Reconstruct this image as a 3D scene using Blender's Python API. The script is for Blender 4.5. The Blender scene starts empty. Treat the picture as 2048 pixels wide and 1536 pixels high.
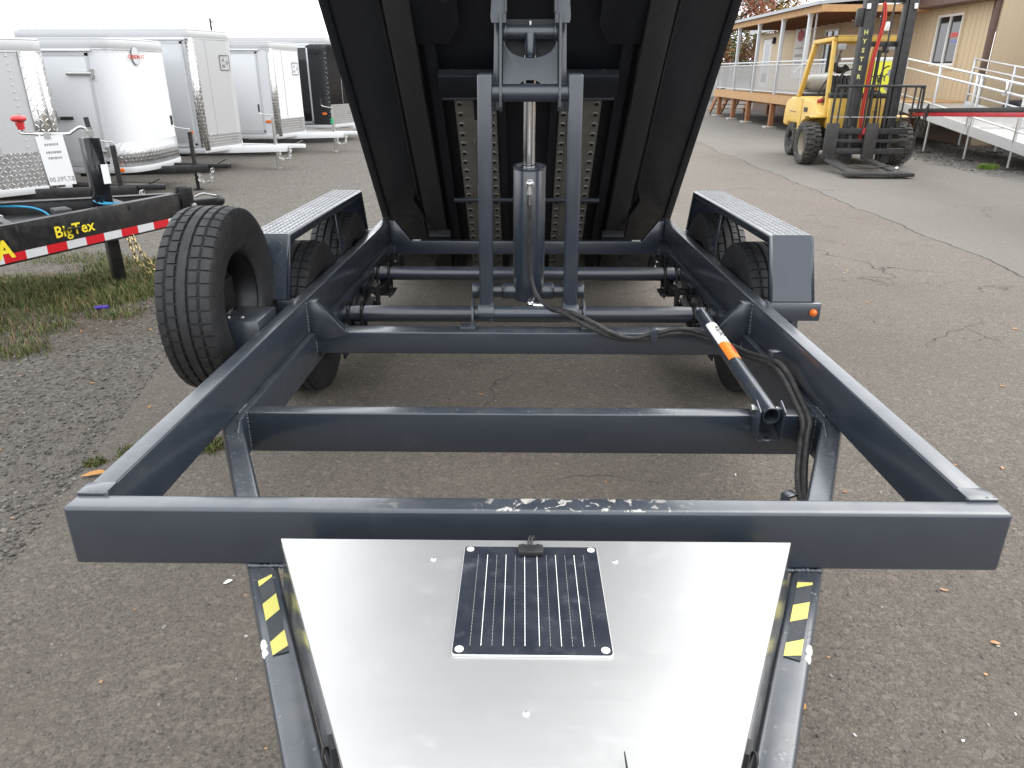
import bpy, bmesh, math, random
from mathutils import Matrix, Vector, Euler
random.seed(7)
R = math.radians
sc = bpy.context.scene
col = sc.collection

# ------------------------------------------------------------------ camera, sky, sun, exposure
cam_d = bpy.data.cameras.new('camera')
cam_d.sensor_width = 36.0
cam_d.lens = 1460.0 / 2048.0 * 36.0
cam_d.clip_start = 0.02
cam_d.clip_end = 2000
cam = bpy.data.objects.new('camera', cam_d)
col.objects.link(cam)
cam.location = (0, 0, 1.57)
cam.rotation_euler = (R(90 - 23.175), 0, R(0.794))
sc.camera = cam

SUN_EL, SUN_AZ = 50.0, 68.0        # overcast: a broad glow ahead and to the right of the camera
w = bpy.data.worlds.new('World')
sc.world = w
w.use_nodes = True
wn = w.node_tree.nodes
wl = w.node_tree.links
bg = wn['Background']
sky = wn.new('ShaderNodeTexSky')
sky.sky_type = 'NISHITA'
sky.sun_disc = False
sky.sun_elevation = R(SUN_EL)
sky.sun_rotation = R(SUN_AZ)
sky.air_density = 1.0
sky.dust_density = 1.5
sky.ozone_density = 1.0
hs = wn.new('ShaderNodeHueSaturation')
hs.inputs['Saturation'].default_value = 0.14
wl.new(sky.outputs[0], hs.inputs['Color'])
# closed cloud cover: the clear sky shows only faintly through an even white layer
cover = wn.new('ShaderNodeMix')
cover.data_type = 'RGBA'
cover.inputs['Factor'].default_value = 0.82
wl.new(hs.outputs[0], cover.inputs[6])
cover.inputs[7].default_value = (9.6, 9.9, 10.3, 1)
wl.new(cover.outputs[2], bg.inputs['Color'])
bg.inputs['Strength'].default_value = 0.13

sun_d = bpy.data.lights.new('sun', 'SUN')
sun_d.energy = 1.2
sun_d.angle = R(55)
sun_d.color = (1.0, 0.97, 0.93)
sun = bpy.data.objects.new('sun', sun_d)
col.objects.link(sun)
a = R(SUN_AZ)
sdir = Vector((math.sin(a) * math.cos(R(SUN_EL)), math.cos(a) * math.cos(R(SUN_EL)), math.sin(R(SUN_EL))))
sun.rotation_euler = sdir.to_track_quat('Z', 'Y').to_euler()
sun.location = (0, 0, 12)

vs = sc.view_settings
vs.view_transform = 'Standard'
vs.look = 'None'
vs.gamma = 1.0
vs.use_curve_mapping = False
vs.exposure = 1.0

# ------------------------------------------------------------------ materials
def lin(r, g, b):
    f = lambda c: ((c / 255.0 + 0.055) / 1.055) ** 2.4 if c > 10 else c / 255.0 / 12.92
    return (f(r), f(g), f(b))

class NT:
    def __init__(s, name):
        s.m = bpy.data.materials.new(name)
        s.m.use_nodes = True
        s.t = s.m.node_tree
        s.n = s.t.nodes
        s.l = s.t.links
        s.b = s.n['Principled BSDF']
        s._c = {}
    def coord(s, kind='Object'):
        if kind == 'World':
            if 'W' not in s._c:
                s._c['W'] = s.n.new('ShaderNodeNewGeometry').outputs['Position']
            return s._c['W']
        if kind not in s._c:
            s._c[kind] = s.n.new('ShaderNodeTexCoord').outputs[kind]
        return s._c[kind]
    def link(s, a, b):
        s.l.new(a, b)
    def setin(s, sock, v):
        if hasattr(v, 'links') or isinstance(v, bpy.types.NodeSocket):
            s.l.new(v, sock)
        else:
            sock.default_value = v
    def noise(s, scale, detail=4, rough=0.55, vec=None, dist=0.0, out='Fac'):
        n = s.n.new('ShaderNodeTexNoise')
        n.inputs['Scale'].default_value = scale
        n.inputs['Detail'].default_value = detail
        n.inputs['Roughness'].default_value = rough
        n.inputs['Distortion'].default_value = dist
        s.l.new(vec if vec is not None else s.coord(), n.inputs['Vector'])
        return n.outputs[out]
    def voro(s, scale, feature='F1', vec=None, out='Distance', rand=1.0):
        n = s.n.new('ShaderNodeTexVoronoi')
        n.feature = feature
        n.inputs['Scale'].default_value = scale
        n.inputs['Randomness'].default_value = rand
        s.l.new(vec if vec is not None else s.coord(), n.inputs['Vector'])
        return n.outputs[out]
    def math(s, op, a, b=0.0, c=0.0, clamp=False):
        n = s.n.new('ShaderNodeMath')
        n.operation = op
        n.use_clamp = clamp
        s.setin(n.inputs[0], a)
        s.setin(n.inputs[1], b)
        s.setin(n.inputs[2], c)
        return n.outputs[0]
    def vmath(s, op, a, b=(0, 0, 0), out='Vector'):
        n = s.n.new('ShaderNodeVectorMath')
        n.operation = op
        s.setin(n.inputs[0], a)
        if op == 'SCALE':
            n.inputs['Scale'].default_value = b
        else:
            s.setin(n.inputs[1], b)
        return n.outputs[out]
    def ramp(s, v, lo, hi, a=0.0, b=1.0):
        n = s.n.new('ShaderNodeMapRange')
        n.interpolation_type = 'SMOOTHSTEP'
        s.setin(n.inputs[0], v)
        n.inputs[1].default_value = lo
        n.inputs[2].default_value = hi
        n.inputs[3].default_value = a
        n.inputs[4].default_value = b
        return n.outputs[0]
    def mix(s, f, a, b, mode='MIX'):
        n = s.n.new('ShaderNodeMix')
        n.data_type = 'RGBA'
        n.blend_type = mode
        s.setin(n.inputs['Factor'], f)
        for sock, v in ((n.inputs[6], a), (n.inputs[7], b)):
            if isinstance(v, bpy.types.NodeSocket):
                s.l.new(v, sock)
            else:
                sock.default_value = (v[0], v[1], v[2], 1)
        return n.outputs[2]
    def sep(s, v):
        n = s.n.new('ShaderNodeSeparateXYZ')
        s.l.new(v, n.inputs[0])
        return n.outputs
    def comb(s, x, y, z):
        n = s.n.new('ShaderNodeCombineXYZ')
        for i, v in enumerate((x, y, z)):
            s.setin(n.inputs[i], v)
        return n.outputs[0]
    def bump(s, h, strength=0.3, dist=0.01, normal=None):
        n = s.n.new('ShaderNodeBump')
        n.inputs['Strength'].default_value = strength
        n.inputs['Distance'].default_value = dist
        s.l.new(h, n.inputs['Height'])
        if normal is not None:
            s.l.new(normal, n.inputs['Normal'])
        return n.outputs[0]
    def done(s, color=None, rough=None, metal=None, normal=None, spec=None):
        b = s.b
        if color is not None:
            if isinstance(color, bpy.types.NodeSocket):
                s.l.new(color, b.inputs['Base Color'])
            else:
                b.inputs['Base Color'].default_value = (*color, 1)
        if rough is not None:
            s.setin(b.inputs['Roughness'], rough)
        if metal is not None:
            s.setin(b.inputs['Metallic'], metal)
        if normal is not None:
            s.l.new(normal, b.inputs['Normal'])
        if spec is not None:
            b.inputs['Specular IOR Level'].default_value = spec
        return s.m

M = {}
def simple(name, c, rough=0.5, metal=0.0, var=0.12, scale=6.0, bump=0.0, bscale=60.0, spec=0.5, dust=0.0, dustc=(0.35, 0.31, 0.26), rvar=0.08):
    t = NT(name)
    n1 = t.noise(scale, 5)
    lo = tuple(x * (1 - var) for x in c)
    hi = tuple(min(1, x * (1 + var)) for x in c)
    cc = t.mix(n1, lo, hi)
    if dust:
        n2 = t.noise(scale * 2.3, 8, 0.7)
        f = t.ramp(n2, 0.42, 0.75, 0, dust)
        cc = t.mix(f, cc, dustc)
    rr = t.ramp(t.noise(scale * 3, 4), 0.2, 0.8, max(0.02, rough - rvar), min(1, rough + rvar))
    nm = None
    if bump:
        nm = t.bump(t.noise(bscale, 4), bump, 0.004)
    M[name] = t.done(cc, rr, metal, nm, spec)
    return M[name]

def paint(name, c, rough=0.36, chips=0.0, drops=False, coat=0.9):
    """charcoal gloss paint: faint orange peel, dust specks, optional chips"""
    t = NT(name)
    v = t.coord('World')
    base = t.mix(t.noise(3.0, 4, vec=v), tuple(x * 0.9 for x in c), tuple(x * 1.12 for x in c))
    specks = t.ramp(t.voro(55, vec=v), 0.02, 0.05, 1, 0)
    gate = t.ramp(t.noise(2.6, 4, vec=v), 0.5, 0.66)
    f = t.math('MULTIPLY', specks, gate)
    base = t.mix(t.math('MULTIPLY', f, 0.3), base, (0.35, 0.36, 0.37))
    # faint vertical run-off streaks and handling scuffs
    sv = t.vmath('MULTIPLY', v, (38.0, 38.0, 2.2))
    streak = t.ramp(t.noise(1.0, 5, 0.6, vec=sv), 0.58, 0.80)
    scuff = t.ramp(t.noise(7.0, 9, 0.72, vec=v, dist=0.4), 0.60, 0.76)
    base = t.mix(t.math('MULTIPLY', t.math('MULTIPLY', streak, t.ramp(t.noise(1.3, 3, vec=v), 0.45, 0.7)), 0.14), base, (0.16, 0.16, 0.16))
    base = t.mix(t.math('MULTIPLY', scuff, 0.12), base, (0.20, 0.19, 0.18))
    # thin dust film on faces that look up
    nrm = t.sep(t.n.new('ShaderNodeNewGeometry').outputs['Normal'])[2]
    up = t.ramp(nrm, 0.6, 0.98)
    dustn = t.ramp(t.noise(9, 8, 0.7, vec=v), 0.35, 0.8, 0.02, 0.2)
    base = t.mix(t.math('MULTIPLY', up, dustn), base, (0.24, 0.23, 0.21))
    rr = t.ramp(t.noise(14, 5, vec=v), 0.25, 0.8, rough - 0.05, rough + 0.12)
    if chips:
        n = t.noise(34, 8, 0.66, vec=v, dist=0.6)
        n2 = t.ramp(t.noise(3.1, 3, vec=v), 0.42, 0.62)
        x = t.sep(v)[0]
        band = t.math('MULTIPLY', t.ramp(t.math('ABSOLUTE', t.math('ADD', x, -0.02)), 0.2, 0.42, 1, 0), up)
        cf = t.math('MULTIPLY', t.math('MULTIPLY', t.ramp(n, 0.54, 0.58), n2), band)
        base = t.mix(cf, base, (0.42, 0.40, 0.37))
    h = t.noise(240, 3, vec=v)
    nm = t.bump(h, 0.05, 0.002)
    if drops:
        d = t.ramp(t.voro(60, vec=v), 0.05, 0.34, 1, 0)
        g = t.math('MULTIPLY', t.math('MULTIPLY', d, t.math('ADD', t.math('MULTIPLY', up, 0.92), 0.08)), t.ramp(t.noise(11, 3, vec=v), 0.45, 0.6))
        nm = t.bump(g, 0.5, 0.004, nm)
        base = t.mix(t.math('MULTIPLY', g, 0.4), base, (0.3, 0.32, 0.34))
    t.b.inputs['Coat Weight'].default_value = coat
    t.b.inputs['Coat Roughness'].default_value = 0.2
    t.b.inputs['Coat IOR'].default_value = 1.55
    M[name] = t.done(base, rr, 0.0, nm, 0.5)

CH = (0.0225, 0.0300, 0.0425)
paint('charcoal', CH)
paint('charcoal_chipped', CH, chips=1.0)
paint('charcoal_drops', CH, drops=True)
paint('charcoal_shaded', (0.0085, 0.0100, 0.0145), rough=0.45, coat=0.0)  # darkened copy of the charcoal: shade and bluish reflection under the bed painted in
paint('charcoal_skylit', (0.075, 0.083, 0.092), rough=0.5, coat=0.0)  # lightened copy of the charcoal: sky reflection on the hoist plates painted in
paint('charcoal_tread', CH, rough=0.3, coat=0.5)
paint('charcoal_sheen', (0.029, 0.029, 0.029), rough=0.5, coat=0.0)  # greyer copy of the charcoal: ground reflection on the bed beams painted in
simple('black_paint', (0.010, 0.010, 0.011), 0.35, var=0.2, dust=0.07)
simple('black_satin', (0.0055, 0.0055, 0.006), 0.42, var=0.2)
simple('black_plastic', (0.016, 0.016, 0.017), 0.5, var=0.15, bump=0.15, bscale=300)
simple('steel_chrome', (0.62, 0.62, 0.63), 0.14, 1.0, var=0.04)
simple('zinc', (0.55, 0.55, 0.53), 0.33, 1.0, var=0.15, scale=20)
simple('brass_chain', (0.42, 0.34, 0.18), 0.38, 1.0, var=0.25, scale=30)
simple('galv', (0.50, 0.51, 0.52), 0.45, 0.85, var=0.12, scale=14)
simple('alu', (0.66, 0.67, 0.68), 0.38, 0.9, var=0.06, scale=9)
simple('alu_paint', (0.55, 0.56, 0.57), 0.45, 0.2, var=0.06, scale=9)
simple('white_paint', (0.74, 0.75, 0.76), 0.25, var=0.02, scale=3, rvar=0.01)
simple('trim_grey', (0.46, 0.465, 0.47), 0.4, 0.2, var=0.03, scale=3, rvar=0.02)
simple('white_panel', (0.67, 0.68, 0.695), 0.3, var=0.015, scale=0.8, rvar=0.01)
simple('silver_paint', (0.50, 0.51, 0.525), 0.32, 0.25, var=0.02, scale=0.8, rvar=0.01)
simple('silver_dark', (0.47, 0.475, 0.48), 0.36, 0.3, var=0.02, scale=0.8, rvar=0.01)
simple('black_gloss', (0.010, 0.011, 0.013), 0.14, var=0.1)
simple('orange_lens', (0.75, 0.16, 0.015), 0.15, var=0.1)
simple('red_lens', (0.5, 0.02, 0.015), 0.2, var=0.1)
simple('yellow', (0.72, 0.46, 0.085), 0.48, var=0.12, scale=3, dust=0.55, dustc=(0.40, 0.31, 0.17))
simple('pale_text', (0.66, 0.64, 0.22), 0.5, var=0.04)
simple('yellow_text', (0.78, 0.62, 0.03), 0.5, var=0.04)
simple('stripe_yellow', (0.64, 0.59, 0.15), 0.55, var=0.05, bump=0.3, bscale=600)
simple('grip_black', (0.055, 0.060, 0.066), 0.85, var=0.3, scale=80, bump=0.6, bscale=700)
simple('red_text', (0.55, 0.06, 0.03), 0.5, var=0.1)
simple('red_paint', (0.50, 0.02, 0.035), 0.4, var=0.15, dust=0.15)
simple('red_plastic', (0.55, 0.03, 0.035), 0.35, var=0.08)
simple('red_hose', (0.55, 0.055, 0.035), 0.5, var=0.15)
simple('blue_wire', (0.03, 0.28, 0.48), 0.4, var=0.1)
simple('reflect_red', (0.52, 0.012, 0.02), 0.35, var=0.12, scale=120)
simple('reflect_white', (0.56, 0.57, 0.58), 0.35, var=0.06, scale=120)
simple('label_white', (0.80, 0.80, 0.79), 0.5, var=0.03)
simple('label_orange', (0.80, 0.22, 0.02), 0.5, var=0.05)
simple('ink', (0.03, 0.03, 0.035), 0.6)
simple('ink_grey', (0.28, 0.28, 0.29), 0.6)
simple('weld_white', (0.78, 0.77, 0.76), 0.6, var=0.15, scale=60, bump=0.6, bscale=120)
simple('hose_rubber', (0.020, 0.020, 0.021), 0.62, var=0.35, scale=18, bump=0.3, bscale=160, dust=0.12)
simple('rubber', (0.011, 0.0115, 0.0125), 0.6, var=0.25, scale=9, bump=0.2, bscale=140, dust=0.3, dustc=(0.06, 0.058, 0.055))
simple('rubber_old', (0.036, 0.035, 0.033), 0.85, var=0.3, scale=7, bump=0.4, bscale=90, dust=1.0, dustc=(0.15, 0.135, 0.11))
simple('rim_dust', (0.30, 0.27, 0.21), 0.8, var=0.2, dust=0.4)
simple('mast_black', (0.020, 0.020, 0.021), 0.55, var=0.25, scale=5, dust=0.45, dustc=(0.09, 0.08, 0.068))
simple('fork_steel', (0.030, 0.029, 0.028), 0.6, var=0.3, scale=9, dust=0.5, dustc=(0.10, 0.085, 0.068))
simple('tank_grey', (0.38, 0.38, 0.36), 0.55, var=0.1, dust=0.3)
simple('seat_vinyl', (0.018, 0.018, 0.02), 0.5, var=0.15)
simple('wood_new', (0.46, 0.27, 0.12), 0.7, var=0.3, scale=7, bump=0.3, bscale=40)
simple('wood_post', (0.30, 0.13, 0.055), 0.7, var=0.3, scale=7, bump=0.3, bscale=40)
simple('wood_soffit', (0.20, 0.10, 0.06), 0.7, var=0.3, scale=6)
simple('brown_trim', (0.11, 0.065, 0.05), 0.55, var=0.12)
simple('concrete', (0.42, 0.40, 0.37), 0.85, var=0.15, scale=12, bump=0.3, bscale=60)
simple('skirt_brown', (0.12, 0.08, 0.06), 0.8, var=0.2)
simple('roof_metal', (0.40, 0.41, 0.42), 0.5, 0.3, var=0.05)
simple('navy_car', (0.010, 0.013, 0.035), 0.2, var=0.1)
simple('glass_dark', (0.02, 0.022, 0.025), 0.05, var=0.1)
simple('window_white', (0.75, 0.75, 0.74), 0.4, var=0.03)
simple('banner_white', (0.62, 0.62, 0.60), 0.7, var=0.04)
simple('banner_red', (0.35, 0.06, 0.06), 0.7, var=0.2)
simple('banner_yellow', (0.72, 0.70, 0.05), 0.6, var=0.05)
simple('purple_plastic', (0.06, 0.03, 0.35), 0.4)
simple('ramp_steel', (0.17, 0.16, 0.138), 0.45, 0.3, var=0.2, scale=11)
simple('hole_black', (0.004, 0.004, 0.004), 0.9, var=0.1)
simple('pad_black', (0.012, 0.012, 0.012), 0.8, var=0.2, dust=0.3)
simple('green_tag', (0.03, 0.42, 0.16), 0.5)
simple('leaf_tan', (0.46, 0.26, 0.13), 0.8, var=0.35, scale=40)
simple('leaf_orange', (0.50, 0.24, 0.07), 0.8, var=0.35, scale=40)
simple('bark', (0.085, 0.06, 0.045), 0.9, var=0.3, bump=0.5)

# brushed aluminium of the box lid
t = NT('lid_alu')
v = t.coord('Object')
sx = t.vmath('MULTIPLY', v, (6.0, 260.0, 6.0))
br = t.noise(1.0, 5, 0.6, vec=sx)
sm = t.noise(5, 5, vec=v)
cc = t.mix(sm, (0.57, 0.57, 0.565), (0.63, 0.63, 0.625))
rr = t.math('ADD', t.ramp(br, 0.25, 0.75, 0.37, 0.39), t.ramp(t.noise(16, 6, 0.7, vec=v), 0.5, 0.8, 0, 0.06))
wv = t.bump(t.noise(3.2, 2, vec=v), 0.10, 0.012)
M['lid_alu'] = t.done(cc, rr, 0.8, t.bump(br, 0.006, 0.0005, wv))
# smoother aluminium for the box sides
t = NT('side_alu')
v = t.coord('Object')
M['side_alu'] = t.done(t.mix(t.noise(4, vec=v), (0.62, 0.62, 0.60), (0.7, 0.7, 0.69)), t.ramp(t.noise(9, 5, vec=v), 0.3, 0.7, 0.16, 0.26), 1.0)

# diamond plate by bump (far trailers)
def diamond(name, c, pitch, rough=0.32, metal=0.9, ax='XZ'):
    t = NT(name)
    p = t.sep(t.coord('UV'))
    u = t.math('DIVIDE', p[0], pitch)
    q = t.math('DIVIDE', p[1], pitch)
    par = t.math('MODULO', t.math('ADD', t.math('FLOOR', u), t.math('FLOOR', q)), 2.0)
    par = t.math('ABSOLUTE', par)
    fu = t.math('SUBTRACT', t.math('FRACT', u), 0.5)
    fq = t.math('SUBTRACT', t.math('FRACT', q), 0.5)
    sg = t.math('SUBTRACT', t.math('MULTIPLY', par, 2.0), 1.0)
    A = t.math('ADD', fu, t.math('MULTIPLY', fq, sg))
    B = t.math('SUBTRACT', fu, t.math('MULTIPLY', fq, sg))
    d = t.math('ADD', t.math('MULTIPLY', t.math('ABSOLUTE', A), 0.75), t.math('MULTIPLY', t.math('ABSOLUTE', B), 2.6))
    h = t.ramp(d, 0.25, 0.7, 1, 0)
    cc = t.mix(h, tuple(x * 0.72 for x in c), c)
    M[name] = t.done(cc, t.ramp(t.noise(20), 0.3, 0.7, rough - .05, rough + .1), metal, t.bump(h, 0.9, 0.006))
diamond('diamond', (0.62, 0.62, 0.62), 0.045)
diamond('diamond_bright', (0.72, 0.71, 0.69), 0.055, 0.2)

# plywood siding with vertical grooves every 0.2 m (along world Y)
def siding(name, c, pitch, depth=0.9):
    t = NT(name)
    v = t.coord('World')
    y = t.sep(v)[1]
    fr = t.math('ABSOLUTE', t.math('SUBTRACT', t.math('FRACT', t.math('DIVIDE', y, pitch)), 0.5))
    g = t.ramp(fr, 0.43, 0.49, 0, 1)
    stretch = t.vmath('MULTIPLY', v, (8, 8, 0.5))
    n1 = t.noise(1.0, 6, 0.6, vec=stretch)
    base = t.mix(n1, tuple(x * 0.9 for x in c), tuple(x * 1.06 for x in c))
    base = t.mix(t.math('MULTIPLY', t.ramp(t.noise(0.7, 5, vec=v), 0.5, 0.8), 0.25), base, tuple(x * 0.75 for x in c))
    base = t.mix(t.math('MULTIPLY', g, 0.45), base, tuple(x * 0.55 for x in c))
    M[name] = t.done(base, 0.75, 0, t.bump(t.math('SUBTRACT', t.math('MULTIPLY', n1, 0.15), g), depth, 0.012))
siding('siding', (0.54, 0.43, 0.285), 0.203)
siding('siding_plain', (0.50, 0.395, 0.265), 1.22, 0.4)

# solar cells
t = NT('solar_cell')
v = t.coord('Object')
fine = t.ramp(t.math('ABSOLUTE', t.math('SUBTRACT', t.math('FRACT', t.math('MULTIPLY', t.sep(v)[0], 420.0)), 0.5)), 0.3, 0.5)
cc = t.mix(t.math('MULTIPLY', fine, 0.35), (0.016, 0.019, 0.028), (0.028, 0.033, 0.046))
sm = t.ramp(t.noise(26, 8, 0.7, vec=v), 0.52, 0.8, 0, 0.35)
cc = t.mix(sm, cc, (0.16, 0.17, 0.19))
M['solar_cell'] = t.done(cc, t.ramp(t.noise(18, 5, vec=v), 0.3, 0.75, 0.28, 0.48), 0, None, 0.5)
# ------------------------------------------------------------------ mesh helpers
class MB:
    def __init__(s):
        s.v, s.f, s.mi, s.cur = [], [], [], 0
        s.uv = None
    def _add(s, vs, fs):
        o = len(s.v)
        s.v += [tuple(p) for p in vs]
        for f in fs:
            s.f.append(tuple(o + i for i in f))
            s.mi.append(s.cur)
        return s
    def mat(s, i):
        s.cur = i
        return s
    def box(s, c, d, rot=None):
        x, y, z = d[0] / 2, d[1] / 2, d[2] / 2
        vs = [Vector(p) for p in ((-x, -y, -z), (x, -y, -z), (x, y, -z), (-x, y, -z), (-x, -y, z), (x, -y, z), (x, y, z), (-x, y, z))]
        if rot is not None:
            m = rot if isinstance(rot, Matrix) else Euler(rot).to_matrix()
            vs = [m @ p for p in vs]
        vs = [p + Vector(c) for p in vs]
        return s._add(vs, [(0, 3, 2, 1), (4, 5, 6, 7), (0, 1, 5, 4), (1, 2, 6, 5), (2, 3, 7, 6), (3, 0, 4, 7)])
    def span(s, a, b):
        return s.box([(a[i] + b[i]) / 2 for i in range(3)], [abs(b[i] - a[i]) for i in range(3)])
    def bar(s, p0, p1, wd, ht, up=(0, 0, 1)):
        p0, p1 = Vector(p0), Vector(p1)
        d = (p1 - p0)
        L = d.length
        d.normalize()
        side = d.cross(Vector(up))
        if side.length < 1e-5:
            side = d.cross(Vector((0, 1, 0)))
        side.normalize()
        u = side.cross(d)
        m = Matrix((side, d, u)).transposed()
        return s.box((p0 + p1) / 2, (wd, L, ht), m)
    def cyl(s, p0, p1, r, n=16, r2=None, caps=True):
        p0, p1 = Vector(p0), Vector(p1)
        r2 = r if r2 is None else r2
        d = (p1 - p0).normalized()
        q = d.to_track_quat('Z', 'Y')
        vs, fs = [], []
        for k in range(n):
            a = 2 * math.pi * k / n
            e = q @ Vector((math.cos(a), math.sin(a), 0))
            vs += [p0 + e * r, p1 + e * r2]
        for k in range(n):
            j = (k + 1) % n
            fs.append((2 * k, 2 * j, 2 * j + 1, 2 * k + 1))
        if caps:
            fs.append(tuple(2 * k for k in reversed(range(n))))
            fs.append(tuple(2 * k + 1 for k in range(n)))
        return s._add(vs, fs)
    def pipe(s, p0, p1, r, r_in, n=20):
        p0, p1 = Vector(p0), Vector(p1)
        q = (p1 - p0).to_track_quat('Z', 'Y')
        vs, fs = [], []
        for k in range(n):
            a = 2 * math.pi * k / n
            e = q @ Vector((math.cos(a), math.sin(a), 0))
            vs += [p0 + e * r, p1 + e * r, p1 + e * r_in, p0 + e * r_in]
        for k in range(n):
            j = (k + 1) % n
            for i in range(4):
                i2 = (i + 1) % 4
                fs.append((4 * k + i, 4 * j + i, 4 * j + i2, 4 * k + i2))
        return s._add(vs, fs)
    def path(s, pts, r, n=8, sub=6, closed=False):
        P = [Vector(p) for p in pts]
        if sub > 1 and len(P) > 2:
            Q = []
            m = len(P)
            for i in range(m if closed else m - 1):
                a = P[(i - 1) % m] if (i > 0 or closed) else P[0]
                b, c = P[i], P[(i + 1) % m]
                d = P[(i + 2) % m] if (i + 2 < m or closed) else P[-1]
                for k in range(sub):
                    x = k / sub
                    Q.append(0.5 * ((2 * b) + (c - a) * x + (2 * a - 5 * b + 4 * c - d) * x * x + (3 * b - a - 3 * c + d) * x ** 3))
            if not closed:
                Q.append(P[-1])
            P = Q
        m = len(P)
        vs, fs = [], []
        prev = None
        for i in range(m):
            if closed:
                tg = P[(i + 1) % m] - P[i - 1]
            else:
                tg = P[min(i + 1, m - 1)] - P[max(i - 1, 0)]
            tg.normalize()
            if prev is None:
                nn = tg.orthogonal().normalized()
            else:
                nn = (prev - tg * prev.dot(tg)).normalized()
            prev = nn
            bb = tg.cross(nn)
            for k in range(n):
                a = 2 * math.pi * k / n
                vs.append(P[i] + (nn * math.cos(a) + bb * math.sin(a)) * r)
        for i in range(m if closed else m - 1):
            for k in range(n):
                j = (k + 1) % n
                i2 = (i + 1) % m
                fs.append((i * n + k, i * n + j, i2 * n + j, i2 * n + k))
        if not closed:
            fs.append(tuple(reversed(range(n))))
            fs.append(tuple((m - 1) * n + k for k in range(n)))
        return s._add(vs, fs)
    def prism(s, poly, axis, a0, a1):
        """poly: 2-D points; axis x: (y,z), y: (x,z), z: (x,y)"""
        def P(p, h):
            return {'x': (h, p[0], p[1]), 'y': (p[0], h, p[1]), 'z': (p[0], p[1], h)}[axis]
        n = len(poly)
        vs = [P(p, a0) for p in poly] + [P(p, a1) for p in poly]
        fs = [tuple(range(n)), tuple(reversed(range(n, 2 * n)))]
        for k in range(n):
            j = (k + 1) % n
            fs.append((k, n + k, n + j, j))
        return s._add(vs, fs)
    def lathe(s, prof, axis='x', n=48, c=(0, 0, 0), close=False):
        vs, fs = [], []
        m = len(prof)
        for k in range(n):
            a = 2 * math.pi * k / n
            ca, sa = math.cos(a), math.sin(a)
            for (h, r) in prof:
                p = {'x': (h, r * ca, r * sa), 'y': (r * ca, h, r * sa), 'z': (r * ca, r * sa, h)}[axis]
                vs.append((p[0] + c[0], p[1] + c[1], p[2] + c[2]))
        for k in range(n):
            j = (k + 1) % n
            for i in range(m - 1 + (1 if close else 0)):
                i2 = (i + 1) % m
                fs.append((k * m + i, k * m + i2, j * m + i2, j * m + i))
        return s._add(vs, fs)
    def quad(s, a, b, c, d):
        return s._add([a, b, c, d], [(0, 1, 2, 3)])
    def poly(s, pts):
        return s._add(pts, [tuple(range(len(pts)))])
    def ball(s, c, r, seg=14, ring=9, sc3=(1, 1, 1)):
        vs, fs = [], []
        for i in range(1, ring):
            p = math.pi * i / ring
            for k in range(seg):
                a = 2 * math.pi * k / seg
                vs.append((c[0] + r * sc3[0] * math.sin(p) * math.cos(a), c[1] + r * sc3[1] * math.sin(p) * math.sin(a), c[2] + r * sc3[2] * math.cos(p)))
        top = len(vs)
        vs += [(c[0], c[1], c[2] + r * sc3[2]), (c[0], c[1], c[2] - r * sc3[2])]
        for i in range(ring - 2):
            for k in range(seg):
                j = (k + 1) % seg
                fs.append((i * seg + k, (i + 1) * seg + k, (i + 1) * seg + j, i * seg + j))
        for k in range(seg):
            j = (k + 1) % seg
            fs.append((top, k, j))
            fs.append((top + 1, (ring - 2) * seg + j, (ring - 2) * seg + k))
        return s._add(vs, fs)
    def mesh(s, name, mats, bevel=0.0, seg=2, smooth=True, angle=35, weld=False):
        me = bpy.data.meshes.new(name)
        me.from_pydata(s.v, [], s.f)
        if len(mats) > 1:
            me.polygons.foreach_set('material_index', s.mi)
        bm = bmesh.new()
        bm.from_mesh(me)
        if weld:
            bmesh.ops.remove_doubles(bm, verts=bm.verts, dist=1e-5)
        bmesh.ops.recalc_face_normals(bm, faces=bm.faces)
        if bevel:
            es = [e for e in bm.edges if len(e.link_faces) == 2 and e.calc_face_angle(0) > R(28)]
            if es:
                bmesh.ops.bevel(bm, geom=es, offset=bevel, segments=seg, profile=0.5, affect='EDGES', clamp_overlap=True)
        bm.to_mesh(me)
        bm.free()
        for m_ in mats:
            me.materials.append(M[m_] if isinstance(m_, str) else m_)
        if smooth:
            me.polygons.foreach_set('use_smooth', [True] * len(me.polygons))
            me.set_sharp_from_angle(angle=R(angle))
        return me
    def build(s, name, mats, parent=None, bevel=0.0, seg=2, smooth=True, angle=35, loc=None, rot=None, label=None, weld=False):
        if isinstance(mats, str):
            mats = [mats]
        return link_obj(name, s.mesh(name, mats, bevel, seg, smooth, angle, weld), parent, loc, rot, label)

def link_obj(name, me, parent=None, loc=None, rot=None, label=None):
    o = bpy.data.objects.new(name, me)
    col.objects.link(o)
    if parent is not None:
        o.parent = parent
    if loc is not None:
        o.location = loc
    if rot is not None:
        o.rotation_euler = rot
    if label:
        o['label'] = label
    return o

def tag(o, label, cat, group=None):
    o['label'] = label
    o['category'] = cat
    if group:
        o['group'] = group
    return o

def thing(name, label, cat, loc=(0, 0, 0), rz=0.0, group=None):
    o = bpy.data.objects.new(name, None)
    o.empty_display_size = 0.2
    col.objects.link(o)
    o.location = loc
    o.rotation_euler = (0, 0, rz)
    return tag(o, label, cat, group)

def struct(o):
    o['kind'] = 'structure'
    return o

def stuff(o):
    o['kind'] = 'stuff'
    return o

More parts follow.
